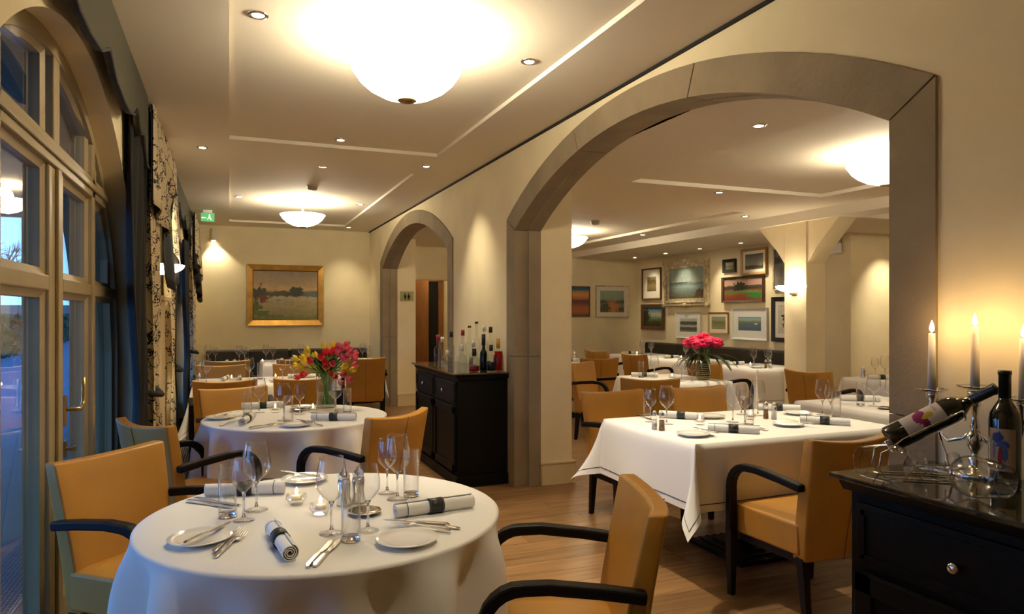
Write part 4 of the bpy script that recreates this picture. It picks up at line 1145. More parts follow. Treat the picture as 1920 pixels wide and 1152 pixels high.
heads = [(-.22,-.02,.40,'y'),(-.19,-.09,.35,'y'),(-.16,.05,.43,'y'),(-.14,-.08,.41,'y'),(-.13,-.02,.47,'y'),(-.03,.04,.50,'y'),(.03,.06,.51,'y'),(-.17,.06,.37,'y'),(.21,-.08,.315,'y'),(-.08,-.10,.38,'r'),(-.12,-.11,.28,'r'),(-.18,-.06,.255,'r'),(.0,-.11,.42,'r'),
         (.03,-.12,.37,'r'),(.01,-.05,.45,'r'),(.10,-.14,.27,'r'),(.07,-.14,.29,'r'),(.055,-.02,.46,'r'),(.08,.02,.50,'p'),(.10,-.05,.45,'p'),(.13,-.02,.49,'p'),(.16,.02,.47,'p'),(.15,-.09,.40,'p'),(.18,-.05,.43,'p'),(.21,-.02,.41,'p'),(.22,-.06,.35,'p'),(.15,-.12,.28,'p'),(.19,-.10,.24,'p'),(.20,.04,.44,'p'),(.13,.07,.52,'p'),(.16,-.11,.345,'y')]
for k_ in range(14):
    q_ = heads[(k_*5+3) % 31]; heads.append((q_[0]*.7+rf.uniform(-.03, .03), q_[1]-rf.uniform(0, .05), q_[2]*.93+rf.uniform(-.03, .02), q_[3]))
heads.sort(key=lambda q: q[0]); cnt = {'y': 0, 'r': 0, 'p': 0}
for hx, hy, hz, cc in heads:
    cnt[cc] += 1
    nm = {'y': 'yellow', 'r': 'red', 'p': 'pink and white'}[cc]
    # blooms fan along the camera-facing direction of the vase
    hx *= .84; hz = .235+(hz-.235)*.72; wx_, wy_ = hx*.93+hy*.37, -hx*.37+hy*.93
    o = empty('tulip', (VX, VY, Q), 0, '%s tulip, %s of its colour from the left in the tall glass vase' % (nm, ORD[cnt[cc]-1]), 'tulip', '%s tulips in the vase' % nm)
    fx, fy = rf.uniform(-.03, .03), rf.uniform(-.03, .03); e = Vector((wx_, wy_, hz-.03)); mth = Vector((wx_*.22, wy_*.22, .235))
    pth = [(fx, fy, .02), ((fx+mth.x)/2, (fy+mth.y)/2, .13), tuple(mth), tuple(mth.lerp(e, .55)+Vector((0, 0, .015))), tuple(e)]
    MB().tube(pth, [.0042, .0042, .004, .0036, .0034], 6).build('stem', M_stem, o)
    d = (e-mth).normalized(); b_ = MB(); bloom(b_, e, d, .031); b_.build('bloom', {'y': M_yel, 'r': M_red, 'p': M_pink}[cc], o)
    an = rf.uniform(0, 6.28); ln = rf.uniform(.12, .2); rows = []
    for j in range(7):
        v = j/6; wdt = .017*math.sin(PI*(.1+.85*v)); c0 = mth.lerp(e, .05)+Vector((math.cos(an)*ln*.55*v, math.sin(an)*ln*.55*v, ln*(v-.42*v*v)))
        sd = Vector((-math.sin(an), math.cos(an), 0))
        rows.append([tuple(c0-sd*wdt), tuple(c0-Vector((0, 0, .006))), tuple(c0+sd*wdt)])
    MB().grid(rows).build('leaf', M_leaf, o)

px_ = (4.33, 5.70)
t = empty('wicker_vase', (px_[0], px_[1], Q), 0, 'textured glass vase holding the pink flowers', 'vase')
MB().lathe([(0, 0), (.058, 0), (.066, .02), (.070, .09), (.066, .15), (.058, .17), (.060, .24), (.058, .24), (.055, .17), (.060, .14), (.062, .03), (0, .02)], 32).build('vase_body', thin_glass('smoky_glass', (.72, .66, .48), .05, 1.5), t)
m = MB()
for i in range(7): m.lathe([(.067+.004*math.sin(i), .025+i*.02), (.0725, .032+i*.02), (.067, .039+i*.02)], 32)
m.build('woven_rings', mat('vase_weave', (.30, .24, .13), .4, var=.4, scale=60), t)
M_pk = mat('peony_pink', (.86, .018, .10), .55, var=.35, scale=40)
rp_ = random.Random(4)
angs = []
for i in range(13):
    a_ = i*2.4; q_ = .05+.10*(i/13)**.6 if i else 0; angs.append((q_*math.cos(a_)*.93-q_*math.sin(a_)*.37, i))
angs.sort(); rank = {i: k for k, (_, i) in enumerate(angs)}
for i in range(13):
    a = i*2.4; r_ = .05+.10*(i/13)**.6 if i else 0; hx, hy, hz = r_*math.cos(a)*1.1, r_*math.sin(a)*1.1, .415-.45*r_
    o = empty('pink_flower', (px_[0], px_[1], Q), 0, 'full pink bloom, %s from the left in the textured vase' % ORD[rank[i]], 'flower', 'pink blooms in the textured vase')
    MB().tube([(hx*.15, hy*.15, .06), (hx*.3, hy*.3, .22), (hx, hy, hz)], .004, 6).build('stem', M_stem, o)
    m = MB()
    for k in range(26):
        th, ph_ = rp_.uniform(0, 6.28), math.acos(rp_.uniform(-.35, 1)); rr_ = .052
        c0 = (hx+rr_*math.sin(ph_)*math.cos(th), hy+rr_*math.sin(ph_)*math.sin(th), hz+.75*rr_*math.cos(ph_)); m.ball(c0, .020, 7, 4, (1, 1, .6))
    m.ball((hx, hy, hz), .048, 10, 6); m.build('bloom', M_pk, o)
fol = empty('palm_foliage', (px_[0], px_[1], Q), 0, 'dark glossy drooping leaves below the pink flowers', 'leaves')
M_dleaf = mat('dark_leaf', (.012, .035, .012), .3, var=.3, scale=9)
for i in range(26):
    a = i*2.399; ln = rp_.uniform(.16, .30)*(1.35 if math.cos(a+.9) > .3 else 1); rows = []; sd = Vector((-math.sin(a), math.cos(a), 0))
    for j in range(7):
        v = j/6; wdt = .020*math.sin(PI*(.06+.9*v)); c0 = Vector((math.cos(a)*(.03+ln*v), math.sin(a)*(.03+ln*v), .22+.16*v-.27*v*v*(1 if i % 3 else .7)))
        rows.append([tuple(c0-sd*wdt), tuple(c0-Vector((0, 0, .005))), tuple(c0+sd*wdt)])
    MB().grid(rows).build('leaf', M_dleaf, fol)

# ================================================================== SIDEBOARDS
M_side = mat('sideboard_black', (.006, .006, .0045), .5, spec=.12)
M_topw = mat('sideboard_top', (.05, .025, .010), .16, var=.3, scale=6, coat=.4)
def sideboard(x0, y0, y1, label, topm, nd):
    """against the arch wall, front faces -X; nd bays with drawer over door"""
    t = empty('sideboard', (XW, (y0+y1)/2, 0), 0, label, 'sideboard'); hl = (y1-y0)/2; d = XW-x0-.012
    MB().box((-d+.02, -hl+.03, .09), (-.012, hl-.03, .87)).build('carcass', M_side, t, bevel=.003)
    MB().box((-d, -hl+.01, 0), (-.012, hl-.01, .09)).build('plinth', M_side, t, bevel=.006)
    MB().prism([(-d+.01, .87), (-d-.012, .905), (-.012, .905), (-.012, .87)], -hl+.008, hl-.008, 'y').build('cornice', M_side, t)
    MB().box((-d-.03, -hl-.012, .905), (-.012, hl+.012, .92)).build('top', topm, t, bevel=.004)
    wb = (2*hl-.10)/nd
    for i in range(nd):
        a, b = -hl+.05+i*wb+.012, -hl+.05+(i+1)*wb-.012; xf = -d+.02
        dw = MB(); dw.box((xf-.016, a, .665), (xf, b, .845)); dwo = dw.build('drawer', M_side, t, bevel=.003)
        m = MB()
        for (p, q, r_, s_) in ((a+.02, b-.02, .685, .697), (a+.02, b-.02, .813, .825), (a+.02, a+.032, .685, .825), (b-.032, b-.02, .685, .825)): m.box((xf-.022, p, r_), (xf-.014, q, s_))
        m.build('moulding', M_side, dwo)
        MB().lathe([(0, 0), (.006, 0), (.006, .012), (.015, .018), (.016, .024), (.010, .029), (0, .030)], 16, ((xf-.016), (a+b)/2, .755), Matrix.Rotation(-PI/2, 4, 'Y')).build('knob', M_silver, dwo)
        dr_ = MB(); dr_.box((xf-.016, a, .115), (xf, b, .645)); dro = dr_.build('door', M_side, t, bevel=.003)
        m = MB()
        for (p, q, r_, s_) in ((a, b, .115, .175), (a, b, .585, .645), (a, a+.06, .115, .645), (b-.06, b, .115, .645)): m.box((xf-.026, p, r_), (xf-.015, q, s_))
        m.build('door_frame', M_side, dro, bevel=.004)
    return t
sideboard(1.67, 5.34, 6.72, 'black wooden sideboard with bottles between the two arches', M_topw, 2)
sideboard(1.70, .20, 1.60, 'black sideboard with dark glossy top in the lower right corner', mat('sideboard_marble', (.035, .038, .022), .07, var=.6, scale=14, coat=.6), 2)

# ================================================================== BOTTLES ON THE SIDEBOARD
M_clear = thin_glass('bottle_clear', (.93, .95, .92), .01, 1.5); M_green = thin_glass('bottle_green', (.03, .16, .03), .01, 1.5)
M_amber = thin_glass('bottle_amber', (.30, .10, .02), .01, 1.5)
M_liqr = thin_glass('liquor_red', (.70, .05, .02), .02, 1.36); M_liqd = thin_glass('liquor_dark', (.10, .012, .02), .02, 1.36); M_liqa = thin_glass('liquor_amber', (.85, .40, .08), .02, 1.36)
def bottle(x, y, label, h, r, neck, capc, glass=M_clear, liq=None, lv=.5, lab=None, sh=.62, z0=.9205, caph=.045, rn=.0125):
    t = empty('liquor_bottle', (x, y, z0), R.uniform(0, 6), label, 'bottle', 'bottles on the sideboard'); hs = h*sh
    MB().lathe([(0, .004), (r*.7, 0), (r*.96, .002), (r, .01), (r, hs*.86), (r*.86, hs*.97), (r*.5, hs*1.06), (rn*1.1, hs+neck*.35), (rn, hs+neck*.5), (rn, h-.012), (rn*1.15, h-.010), (rn*1.15, h)], 24).build('glass_body', glass, t)
    if liq: MB().lathe([(0, .006), (r*.93, .008), (r*.94, hs*lv), (0, hs*lv)], 24).build('liquor', liq, t)
    if capc: MB().lathe([(0, h-caph), (rn*1.3, h-caph), (rn*1.3, h+.004), (rn*.9, h+.006), (0, h+.006)], 16).build('cap', capc, t)
    if lab:
        m = MB(); rows = []
        for z in (hs*.22, hs*.68): rows.append([((r+.0008)*math.cos(a_*.1-.9-1.2+PI*1.1), (r+.0008)*math.sin(a_*.1-.9-1.2+PI*1.1), z) for a_ in range(19)])
        m.grid(rows); o = m.build('label', lab, t)
    t.rotation_euler[2] = 0
cR = mat('cap_red', (.35, .02, .025), .4); cK = mat('cap_black', (.012, .012, .012), .35); cW = mat('cap_white', (.8, .77, .7), .4); cG = mat('cap_gold', (.62, .36, .06), .35, .8)
lbW = mat('label_white', (.75, .72, .64), .6, var=.3, scale=25); lbT = mat('label_tan', (.62, .42, .16), .6, var=.4, scale=25); lbB = mat('label_dark', (.05, .03, .04), .6, var=.5, scale=30)
for a in [(1.72, 6.02, 'clear bottle with red cap at the left front of the sideboard bottles', .285, .036, .06, cR, M_clear, None, .5, lbB),
          (1.80, 6.16, 'clear bottle with white cap second from the left', .26, .034, .06, cW),
          (1.86, 6.08, 'slim clear bottle with tall black cap', .31, .033, .06, cK),
          (1.70, 5.66, 'squat round clear decanter with pale label at the front', .165, .052, .03, cW, M_clear, None, .5, lbW, .72),
          (1.95, 6.02, 'clear bottle with dark red capsule behind the decanter', .325, .034, .07, cR),
          (2.04, 6.10, 'tall clear bottle with small dark stopper at the rear', .36, .034, .08, cK, M_clear, None, .5, None, .6, .9205, .012),
          (2.06, 5.96, 'tallest clear bottle with dark stopper at the rear', .40, .035, .09, cK, M_clear, None, .5, None, .6, .9205, .012),
          (1.76, 5.46, 'clear bottle with white cap in the front middle', .22, .042, .05, cW),
          (1.95, 5.72, 'clear bottle with white cap behind the front middle one', .235, .038, .05, cW, M_clear, M_liqa, .25, lbT),
          (2.05, 5.72, 'tall clear bottle with clear neck against the lit wall', .37, .036, .08, cW),
          (2.07, 5.62, 'tall clear bottle with black capsule against the lit wall', .36, .036, .07, cK),
          (1.86, 5.44, 'bulbous clear decanter with red liquor and dark cap', .185, .045, .04, cK, M_clear, M_liqr, .45, None, .6, .9205, .055, .014),
          (1.97, 5.52, 'green bottle with dark capsule', .30, .032, .08, cK, M_green, M_liqd, .7, lbB, .55, .9205, .09),
          (2.00, 5.42, 'small bottle of dark liquor with brown cap', .215, .036, .05, cK, M_clear, M_liqd, .6, lbB, .6),
          (2.07, 5.44, 'bottle of red liquor with gold capsule at the right end', .265, .040, .05, cG, M_clear, M_liqr, 1.0, lbT, .62, .9205, .075)]:
    bottle(*a)

# ================================================================== CANDELABRA, WINE AND FALLEN GLASSES
SX, SZ = 2.045, .9208
t = empty('candelabra', (SX, 1.41, SZ), 0, 'silver three-armed candelabra on the near sideboard', 'candelabra')
MB().lathe([(0, 0), (.062, 0), (.064, .006), (.050, .014), (.022, .022), (.014, .034), (.020, .044), (.012, .054), (.010, .07), (.019, .085), (.024, .11), (.020, .125), (.010, .135), (.015, .145), (.012, .155), (.008, .17), (.010, .2), (.017, .21), (.012, .225), (.020, .24), (.020, .25), (0, .25)], 28).build('stem', M_silver, t)
arms = [(0, .262), (.137, .240), (-.137, .240)]
for dy, dz in arms:
    if dy:
        MB().tube([(0, 0, .14), (0, dy*.25, .105), (0, dy*.6, .09), (0, dy*.9, .12), (0, dy, .165), (0, dy, dz-.05)], .006, 10).build('arm', M_silver, t)
        MB().lathe([(0, dz-.075), (.008, dz-.07), (.018, dz-.055), (.010, dz-.035), (.017, dz-.018), (.017, dz-.006), (0, dz-.006)], 20, (0, dy, 0)).build('socket', M_silver, t)
    rows = []
    for q, zz in ((.010, -.002), (.025, -.006), (.040, .0), (.043, .003)): rows.append([(q*(1+.10*math.cos(6*2*PI*i/48))*math.cos(2*PI*i/48), dy+q*(1+.10*math.cos(6*2*PI*i/48))*math.sin(2*PI*i/48), dz+zz) for i in range(48)])
    MB().grid(rows, True, True).build('drip_pan', M_silver, t, solid=.002)
for (dy, dz), nm, hh in zip(arms, ('middle', 'left', 'right'), (.178, .178, .170)):
    c_ = empty('taper_candle', (SX, 1.41+dy, SZ+dz-.002), 0, '%s lit white candle of the candelabra' % nm, 'candle', 'candles of the candelabra')
    MB().lathe([(0, 0), (.0125, 0), (.0095, hh), (.007, hh+.001), (0, hh-.003)], 20).build('wax', M_wax, c_)
    MB().tube([(0, 0, hh-.004), (.001, 0, hh+.008)], .0009, 6).build('wick', M_wick, c_)
    f_ = flame_mb(.038, .0075); f_.xf(Matrix.Translation((0, 0, hh+.004))); f_.build('flame', M_flame, c_)
    lamp(c_, 'POINT', (0, 0, hh+.024), .6, (1, .66, .34), .012)

M_wine = mat('wine_bottle_glass', (.006, .010, .006), .06, coat=.6); M_caps = mat('wine_capsule', (.008, .016, .010), .3)
def label_art(name, tones):
    return art(name, tones[0], .25, 3, tones[1])
def wine_bottle(name, label, lm, span=1.5):
    t = empty(name, (0, 0, 0), 0, label, 'bottle')
    MB().lathe([(0, .012), (.018, .004), (.034, 0), (.0375, .004), (.038, .02), (.038, .185), (.035, .205), (.024, .225), (.0155, .24), (.0145, .25)], 36).build('bottle_glass', M_wine, t)
    MB().lathe([(.0149, .236), (.0149, .31), (.0165, .311), (.0165, .322), (0, .323)], 28).build('capsule', M_caps, t)
    rows = [[(.0384*math.cos(span*(i/12-.5)), .0384*math.sin(span*(i/12-.5)), z) for i in range(13)] for z in (.05, .09, .13, .165)]
    MB().grid(rows).build('paper_label', lm, t)
    return t
def label_mat(name, tones, axis):
    """printed label: generated coordinate axis runs across"""
    m, nt, b = base(name); L = nt.links.new; N = nt.nodes.new
    tc = N('ShaderNodeTexCoord'); sp = N('ShaderNodeSeparateXYZ'); L(tc.outputs['Generated'], sp.inputs[0])
    cur = None; rgb = N('ShaderNodeRGB'); rgb.outputs[0].default_value = (*lin(tones[0]), 1); cur = rgb.outputs[0]
    nz = N('ShaderNodeTexNoise'); nz.inputs['Scale'].default_value = 9; L(tc.outputs['Generated'], nz.inputs['Vector'])
    for (u, v, ru, rv, c) in tones[1]:
        s1 = N('ShaderNodeVectorMath'); s1.operation = 'SUBTRACT'; s1.inputs[1].default_value = (0, u, v); L(tc.outputs['Generated'], s1.inputs[0])
        s2 = N('ShaderNodeVectorMath'); s2.operation = 'MULTIPLY'; s2.inputs[1].default_value = (0, 1/ru, 1/rv); L(s1.outputs[0], s2.inputs[0])
        ln = N('ShaderNodeVectorMath'); ln.operation = 'LENGTH'; L(s2.outputs[0], ln.inputs[0])
        ad = N('ShaderNodeMath'); ad.operation = 'MULTIPLY_ADD'; L(nz.outputs['Fac'], ad.inputs[0]); ad.inputs[1].default_value = 1.1; L(ln.outputs[1], ad.inputs[2])
        lt = N('ShaderNodeMath'); lt.operation = 'LESS_THAN'; L(ad.outputs[0], lt.inputs[0]); lt.inputs[1].default_value = 1.55
        mx = N('ShaderNodeMix'); mx.data_type = 'RGBA'; L(lt.outputs[0], mx.inputs[0]); L(cur, mx.inputs[6]); mx.inputs[7].default_value = (*lin(c), 1); cur = mx.outputs[2]
    L(cur, b.inputs['Base Color']); b.inputs['Roughness'].default_value = .6
    return m
wb2 = wine_bottle('wine_bottle', 'dark standing wine bottle with a blue and red painted label', label_mat('label_blue', ('b79a78', [(.35, .78, .22, .14, '31427c'), (.55, .62, .25, .10, '3a5a9a'), (.62, .45, .12, .2, '4a6a9c'), (.45, .35, .10, .25, '8c1c1c'), (.5, .12, .18, .07, '3c2a48'), (.2, .5, .05, .2, '6a7c8c')]), 1), 1.75)
wb2.location = (1.98, 1.282, SZ); wb2.rotation_euler = (0, 0, math.radians(202))
wb1 = wine_bottle('wine_bottle', 'tilted wine bottle lying in a wire cradle', label_mat('label_magenta', ('d6d0c4', [(.5, .50, .55, .10, '7c1450'), (.42, .42, .30, .12, '8a2060'), (.5, .62, .14, .14, 'c8b13c'), (.3, .85, .2, .04, 'b8b2a8')]), 1), 1.9)
# axis of the tilted bottle: base low at the far left, neck raised towards the camera-right
ba, bb = Vector((1.80, 1.50, 1.027)), Vector((2.007, 1.347, 1.175))
dv = (bb-ba).normalized(); rot = Vector((0, 0, 1)).rotation_difference(dv)
ctocam = (Vector((0, 0, 1.4))-ba); lx = rot @ Vector((1, 0, 0)); ly = rot @ Vector((0, 1, 0)); want = (ctocam-dv*ctocam.dot(dv)).normalized()+Vector((0, 0, .55)); want = (want-dv*want.dot(dv)).normalized()
ang = math.atan2(want.dot(ly), want.dot(lx))
wb1.rotation_mode = 'QUATERNION'; from mathutils import Quaternion
wb1.rotation_quaternion = rot @ Quaternion((0, 0, 1), ang); wb1.location = ba
cr_ = empty('bottle_cradle', (0, 0, 0), 0, 'chrome wire cradle carrying the tilted wine bottle', 'bottle holder')
sd = dv.cross(Vector((0, 0, 1))).normalized(); up = sd.cross(dv)
def onb(s_, a_, r_=.0415): return ba+dv*s_+sd*r_*math.sin(a_)-up*r_*math.cos(a_)
for sg in (-1, 1):
    pts = [onb(.205, sg*1.45), onb(.12, sg*1.45), onb(.03, sg*1.45), onb(-.015, sg*1.2)]
    e0 = pts[-1]; fz = SZ+.004
    hd = Vector((dv.x, dv.y, 0)).normalized()
    pts += [e0-hd*.022+Vector((0, 0, -.012)), Vector((e0.x, e0.y, 0))-hd*.028+Vector((0, 0, fz+.025)), Vector((e0.x, e0.y, fz))-hd*.012, Vector((e0.x, e0.y, fz))+hd*.10+sd*sg*.008, Vector((e0.x, e0.y, fz))+hd*.17+sd*sg*.0]
    MB().tube([tuple(p) for p in pts], .0028, 8).build('wire', M_chrome, cr_)
MB().tube([tuple(onb(.205, -1.45+2.9*i/14)) for i in range(15)], .0028, 8).build('wire', M_chrome, cr_)
MB().tube([tuple(onb(-.006, -1.3+2.6*i/14, .036)) for i in range(15)], .0028, 8).build('wire', M_chrome, cr_)
ft = Vector((ba.x, ba.y, SZ+.004))+Vector((dv.x, dv.y, 0)).normalized()*.16
MB().tube([tuple(ft+sd*.03), tuple(ft.lerp(onb(.13, 0), .5)+sd*.02), tuple(onb(.13, 0))], .0028, 8).build('wire', M_chrome, cr_)

def lying(x, y, rz, label):
    g = link_copy(big0); tag(g, label, 'wine glass', 'wine glasses lying on the near sideboard')
    tilt = math.atan2(.046-.037, .226*.62)     # rests on bowl belly and foot rim
    mtx = Matrix.Translation((x, y, SZ+.0475*1.18)) @ Matrix.Rotation(rz, 4, 'Z') @ Matrix.Rotation(PI/2-.065, 4, 'Y') @ Matrix.Translation((0, 0, -.15*1.18))
    g.scale = (1.18, 1.18, 1.18); g.rotation_mode = 'XYZ'; g.rotation_euler = mtx.to_euler(); g.location = mtx.to_translation()
    return g
lying(*(1.735, 1.435, math.radians(158)), 'wine glass lying on its side under the tilted bottle')
lying(*(1.79, 1.24, math.radians(-95)), 'wine glass lying with its bowl towards the camera beside the standing bottle')

# ================================================================== PICTURES
def picture(loc, rz, w_, h_, fw, fm, canvas, label, mat_w=0, matm=None, depth=.03, carved=False, inner=None):
    t = empty('framed_picture', loc, rz, label, 'picture')
    a, b = w_/2, h_/2
    def bar_ring(o0, o1, y_front0, y_front1, yback=0.0):
        m = MB()
        for (s, e) in (((-1, -1), (1, -1)), ((1, -1), (1, 1)), ((1, 1), (-1, 1)), ((-1, 1), (-1, -1))):
            P = lambda c, o, y: (c[0]*(a-o), y, c[1]*(b-o))
            m.hexa([P(s, o0, yback), P(e, o0, yback), P(e, o1, yback), P(s, o1, yback), P(s, o0, y_front0), P(e, o0, y_front0), P(e, o1, y_front1), P(s, o1, y_front1)])
        return m
    f = bar_ring(0, fw, -depth, -depth*.65).build('frame', fm, t, bevel=.002)
    if carved:
        m = MB(); rr = random.Random(5)
        for (p, q) in (((-a, -b), (a, -b)), ((a, -b), (a, b)), ((a, b), (-a, b)), ((-a, b), (-a, -b))):
            L = math.hypot(q[0]-p[0], q[1]-p[1]); n = int(L/.035)
            for i in range(n):
                u = (i+.5)/n; x, z = p[0]+(q[0]-p[0])*u, p[1]+(q[1]-p[1])*u; ix, iz = x*(1-fw*.45/a), z*(1-fw*.45/b)
                m.ball((ix, -depth*.95, iz), .02+.006*rr.random(), 7, 5, (1, .55, 1)); m.ball((x*.985, -depth*.8, z*.985), .016, 7, 5, (1, .8, 1))
        for sx in (-1, 1):
            for sz in (-1, 1): m.ball((sx*a*.985, -depth, sz*b*.985), .05, 10, 6, (1, .5, 1))
        for sx, sz in ((0, 1), (0, -1), (1, 0), (-1, 0)): m.ball((sx*a*.985, -depth, sz*b*.985), .045, 10, 6, (1.5 if sz else .9, .5, 1.5 if sx else .9))
        m.build('carving', fm, f)
    if inner: bar_ring(fw, fw+.012, -depth*.7, -depth*.5).build('slip', inner, t)
    o = fw
    if mat_w:
        bar_ring(fw-.002, fw+mat_w, -depth*.42, -depth*.42).build('mount', matm, t); o = fw+mat_w-.002
    MB().box((-(a-o), -depth*.36, -(b-o)), (a-o, -.002, b-o)).build('canvas', canvas, t)
    return t
M_cream = mat('mount_cream', (.78, .72, .58), .8); M_pwhite = mat('frame_white', (.78, .76, .70), .45); M_pblack = mat('frame_black', (.012, .011, .010), .4)
M_brown = mat('frame_brown', (.11, .05, .02), .45, var=.2, scale=10); M_lwood = mat('frame_light_wood', (.42, .25, .09), .45, var=.1, scale=10); M_cgold = mat('frame_pale_gold', (.60, .50, .32), .45, .25, var=.3, scale=18)
picture((.825, YB-.001, 1.685), 0, 1.15, .95, .085, M_gold,
        art('lake_painting', [(0, '6a6a3c'), (.12, '8e8658'), (.25, 'a2946c'), (.40, 'ac9e78'), (.47, 'b0a27e'), (.50, '55553a'), (.56, '6e6446'), (.60, 'c8a470'), (.75, 'a89270'), (1, '8c7c64')], .10, 4,
            [(.12, .52, .12, .14, '343a24'), (.15, .44, .09, .08, '6a3024'), (.42, .53, .22, .05, '444a30'), (.66, .56, .13, .09, '383f28'), (.9, .52, .12, .05, '5a6c72'), (.40, .40, .06, .025, '76868c'), (.05, .25, .08, .13, '54602e'), (.14, .13, .13, .07, '5e6c34'), (.30, .07, .14, .045, '667440'), (.46, .04, .10, .025, '6e7a48')]),
        'lake landscape in a broad gilt frame on the end wall', depth=.06, inner=mat('frame_dark_gilt', (.30, .16, .04), .4, .6))
picture((6.03, YB-.001, 1.62), 0, .38, .56, .012, M_brown, art('desert_painting', [(0, '5a3c28'), (.12, 'a86a44'), (.30, 'b4643c'), (.42, '7a4a40'), (.52, '5c3a34'), (.6, 'b86a44'), (.72, 'd49a58'), (.82, 'c48a50'), (.9, '2c6a80'), (1, '24586e')], .12, 5), 'narrow orange and blue landscape beside the big arch pier', depth=.03)
picture((6.70, YB-.001, 1.625), 0, .71, .60, .022, M_cgold, art('path_watercolour', [(0, '6a6a50'), (.15, '4c4e3c'), (.35, '8a8a6e'), (.5, '3c4034'), (.58, '8ea08c'), (1, '9cae98')], .3, 4, [(.5, .2, .28, .36, 'c2824c'), (.22, .2, .2, .22, '52563c')]), 'watercolour of an orange path in a pale frame on the end wall', .075, M_cream, .03)
PX = XPIC-.001
def pw(y0, z1, y1, z0): return (PX, (y0+y1)/2, (z0+z1)/2), -PI/2, abs(y0-y1), abs(z1-z0)
picture(*pw(11.40, 2.24, 10.78, 1.65), .03, M_brown, art('sepia_print', [(0, '6a5432'), (.4, '8a7448'), (.7, '4c3c22'), (1, '9a8658')], .7, 6), 'upper left sepia print with a wide cream mount on the picture wall', .13, M_cream, .035)
picture(*pw(10.62, 2.30, 9.40, 1.535), .12, M_cgold, art('misty_seascape', [(0, '5c4c38'), (.1, '6c6a58'), (.22, '6f8078'), (.4, '8ea09a'), (.5, '6a7c78'), (.56, '9eaaa0'), (1, '8c9c92')], .18, 3, [(.35, .52, .25, .03, '50605e'), (.9, .15, .15, .15, '5a4632')]), 'large misty seascape in an ornate carved frame', depth=.07, carved=True)
picture(*pw(11.40, 1.57, 10.68, 1.095), .07, M_brown, art('forest_clearing', [(0, '3c2c18'), (.2, '4a4a22'), (.38, '6a7446'), (.5, '6aa09a'), (.65, 'd0a478'), (.8, '5c9aa6'), (1, '3e7480')], .25, 3, [(.12, .5, .2, .5, '2e3418'), (.6, .15, .4, .14, '3a3a1c')]), 'lower left small landscape in a dark brown frame', depth=.05)
picture(*pw(10.32, 1.425, 9.62, .975), .02, M_pwhite, art('ink_print', [(0, '8c8c80'), (.18, '4a4c44'), (.32, '55584e'), (.42, 'b8b8a8'), (.55, '50544c'), (.72, '3a3e38'), (.8, 'b0b2a4'), (1, 'bcbcae')], .3, 7), 'black and white print in a white frame below the carved frame', .09, M_pwhite, .035)
picture(*pw(9.05, 2.25, 8.75, 2.04), .05, M_pblack, art('tiny_landscape', [(0, '8a8460'), (.4, '7c7c4a'), (.6, 'a8a88c'), (1, 'b8b8a4')], .15, 3), 'tiny landscape in a dark frame, top middle of the picture wall', depth=.04)
picture(*pw(8.62, 2.37, 8.07, 1.98), .035, M_lwood, art('grey_landscape', [(0, '5a5846'), (.2, '3c3a2e'), (.3, '8c8a74'), (.6, '77776a'), (1, '4c4c44')], .3, 4), 'grey landscape with cream mount, top right of the picture wall', .045, M_cream, .05)
picture(*pw(7.95, 2.33, 7.32, 1.73), .02, M_cgold, art('dark_sky_picture', [(0, '9a968a'), (.4, '77756c'), (.62, '6a6860'), (.68, '22221e'), (.78, '2c2c28'), (.85, '5c5a54'), (1, '44433e')], .12, 3), 'grey picture with a dark band half hidden by the pillar', depth=.03)
picture(*pw(9.05, 1.965, 8.13, 1.57), .03, M_brown, art('red_fields', [(0, '7c3c28'), (.25, '8c4630'), (.36, '4c7a34'), (.46, '8c4a30'), (.55, '2c342c'), (.64, '4a4c44'), (.70, 'c08a74'), (.85, 'a88e7a'), (1, '8a7a6c')], .2, 4, [(.42, .62, .16, .22, '20281c'), (.85, .22, .25, .14, '3a7a38'), (.62, .40, .3, .06, '5a8a3c')]), 'red and green field painting with dark trees in the middle of the picture wall', depth=.06)
picture(*pw(9.42, 1.42, 8.93, 1.075), .022, M_lwood, art('pale_sketch', [(0, '9a9468'), (.3, '8a8458'), (.55, '6e7244'), (.7, '9c9670'), (1, 'a49e7c')], .5, 6), 'small pale sketch in a light wood frame above the pink flowers', .05, M_cream, .03)
picture(*pw(8.84, 1.485, 8.06, 1.0), .03, M_pwhite, art('blue_sea_hill', [(0, '6a7446'), (.12, '4c6078'), (.3, '52687e'), (.5, '566c84'), (.6, '6e7848'), (.68, '8a8c58'), (.76, '8cb0b4'), (1, '86acb4')], .16, 5, [(.78, .5, .07, .05, 'c8c8b8'), (.15, .58, .16, .10, '6c7a40')]), 'blue bay landscape in a broad white frame', .11, M_pwhite, .04)
picture(*pw(7.97, 1.635, 7.42, .995), .06, M_pblack, art('botanical_print', [(0, 'c8c2b0'), (1, 'ccc6b4')], .05, 3, [(.30, .62, .16, .05, '4a3c2c'), (.36, .52, .10, .06, '57452f'), (.3, .3, .06, .07, '6a3424'), (.45, .40, .12, .04, '4c4632')]), 'botanical print in a black frame half hidden by the pillar', .06, M_cream, .04)

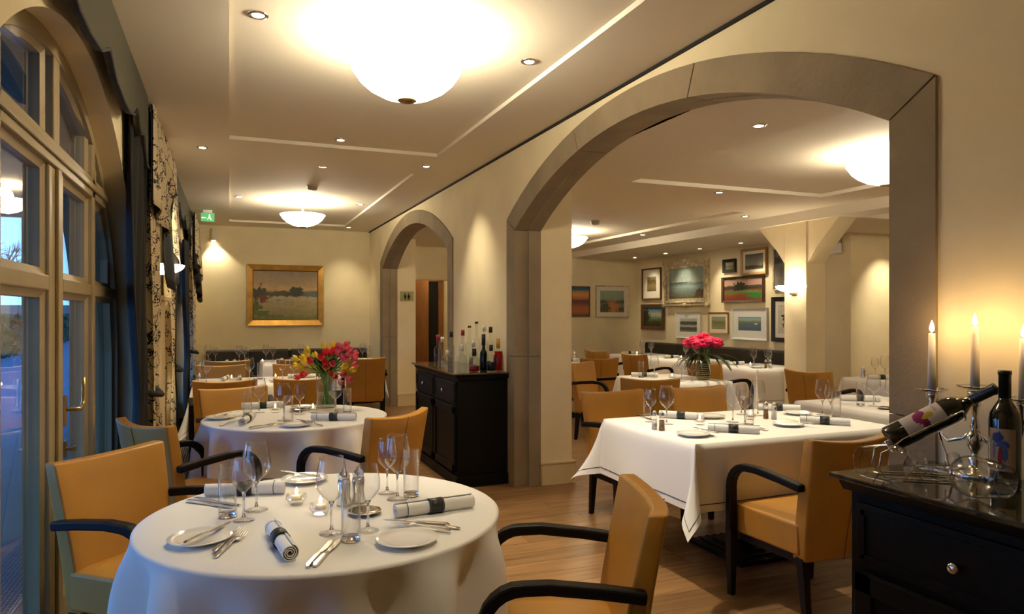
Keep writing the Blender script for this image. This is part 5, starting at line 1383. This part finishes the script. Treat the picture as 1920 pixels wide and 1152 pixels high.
# ================================================================== OUTSIDE THE WINDOWS
mb = MB().box((-60, -30, -.35), (XL-.36, 90, -.12)); o = struct(mb.build('floor_terrace', mat('terrace', (.16, .17, .18), .7, var=.15, scale=3, bump=.2, bscale=30)))
LX0, LX1 = XL-.35, -3.7
mb = MB().box((LX1-.4, -5, 2.72), (LX0, 11.5, 2.9)); struct(mb.build('ceiling_loggia', mat('loggia_plaster', (.36, .34, .29), .9)))
mb = MB(); wall_open(mb, LX1-.35, LX1, -5, 11.5, 2.72, [(-2.6, 1.65, arc(1.65, 1.75, .7)), (1.5, 1.65, arc(1.65, 1.75, .7)), (5.6, 1.65, arc(1.65, 1.75, .7)), (9.4, 1.65, arc(1.65, 1.75, .7))], 20); mb.v = [(x, y, z-.12 if z == 0 else z) for x, y, z in mb.v]
struct(mb.build('wall_loggia', MATS['loggia_plaster']))
M_hedge = mat('hedge_leaf', (.05, .085, .02), .7, var=.5, scale=12)
rh = random.Random(3)
for i in range(9):
    y0 = 13+i*4.35
    t = empty('hedge', (-6.8-.25*i, y0+2, -.12), 0, 'clipped green hedge section %s beyond the terrace' % ['nearest', 'second', 'third', 'fourth', 'fifth', 'sixth', 'seventh', 'eighth', 'farthest'][i], 'hedge', 'hedge beyond the terrace')
    m = MB()
    for k in range(420):
        c0 = Vector((rh.uniform(-.5, .5), rh.uniform(-2.1, 2.1), rh.uniform(0, 1.45))); n_ = Vector((rh.gauss(0, 1), rh.gauss(0, 1), rh.gauss(0, 1))).normalized(); s_ = n_.orthogonal().normalized()*.13; u_ = n_.cross(s_).normalized()*.10
        m.add([c0-s_, c0-u_, c0+s_, c0+u_], [(0, 1, 2, 3)])
    m.build('foliage', M_hedge, t)
M_bark = mat('bark', (.05, .04, .03), .9)
def tree(x, y, h, label, seed):
    rt = random.Random(seed); t = empty('bare_tree', (x, y, -.12), 0, label, 'tree', 'bare trees beyond the terrace')
    MB().tube([(0, 0, 0), (.05, 0, h*.2), (-.05, .05, h*.45)], [.16, .12, .08], 8).build('trunk', M_bark, t)
    m = MB()
    def br(p, d, l, r, k):
        q = p+d*l; m.tube([tuple(p), tuple((p+q)/2+Vector((rt.uniform(-.05, .05),)*3)*l), tuple(q)], [r, r*.8, r*.6], 4)
        if k:
            for _ in range(3):
                br(p.lerp(q, rt.uniform(.55, 1)), (d+Vector((rt.gauss(0, .5), rt.gauss(0, .5), rt.gauss(.1, .35)))).normalized(), l*rt.uniform(.6, .8), r*.6, k-1)
    for _ in range(6): br(Vector((0, 0, h*rt.uniform(.25, .45))), Vector((rt.gauss(0, .6), rt.gauss(0, .6), 1)).normalized(), h*.22, .06, 3)
    m.build('branches', M_bark, t)
for i, (x, y, h, lb) in enumerate([(-11.5, 27, 6.5, 'bare tree nearest the terrace hedge'), (-11.8, 33, 7.5, 'second bare tree beyond the hedge'), (-12.2, 40, 7, 'third bare tree beyond the hedge'), (-11, 22, 6.5, 'bare tree at the left edge of the glass'), (-12.6, 48, 8, 'farthest bare tree beyond the hedge')]): tree(x, y, h, lb, i)
mb = MB(); mb.box((-30, 60, -.12), (-1.5, 61, 2.0)); struct(mb.build('wall_garden', mat('garden_wall', (.30, .27, .20), .9, var=.2, scale=2)))
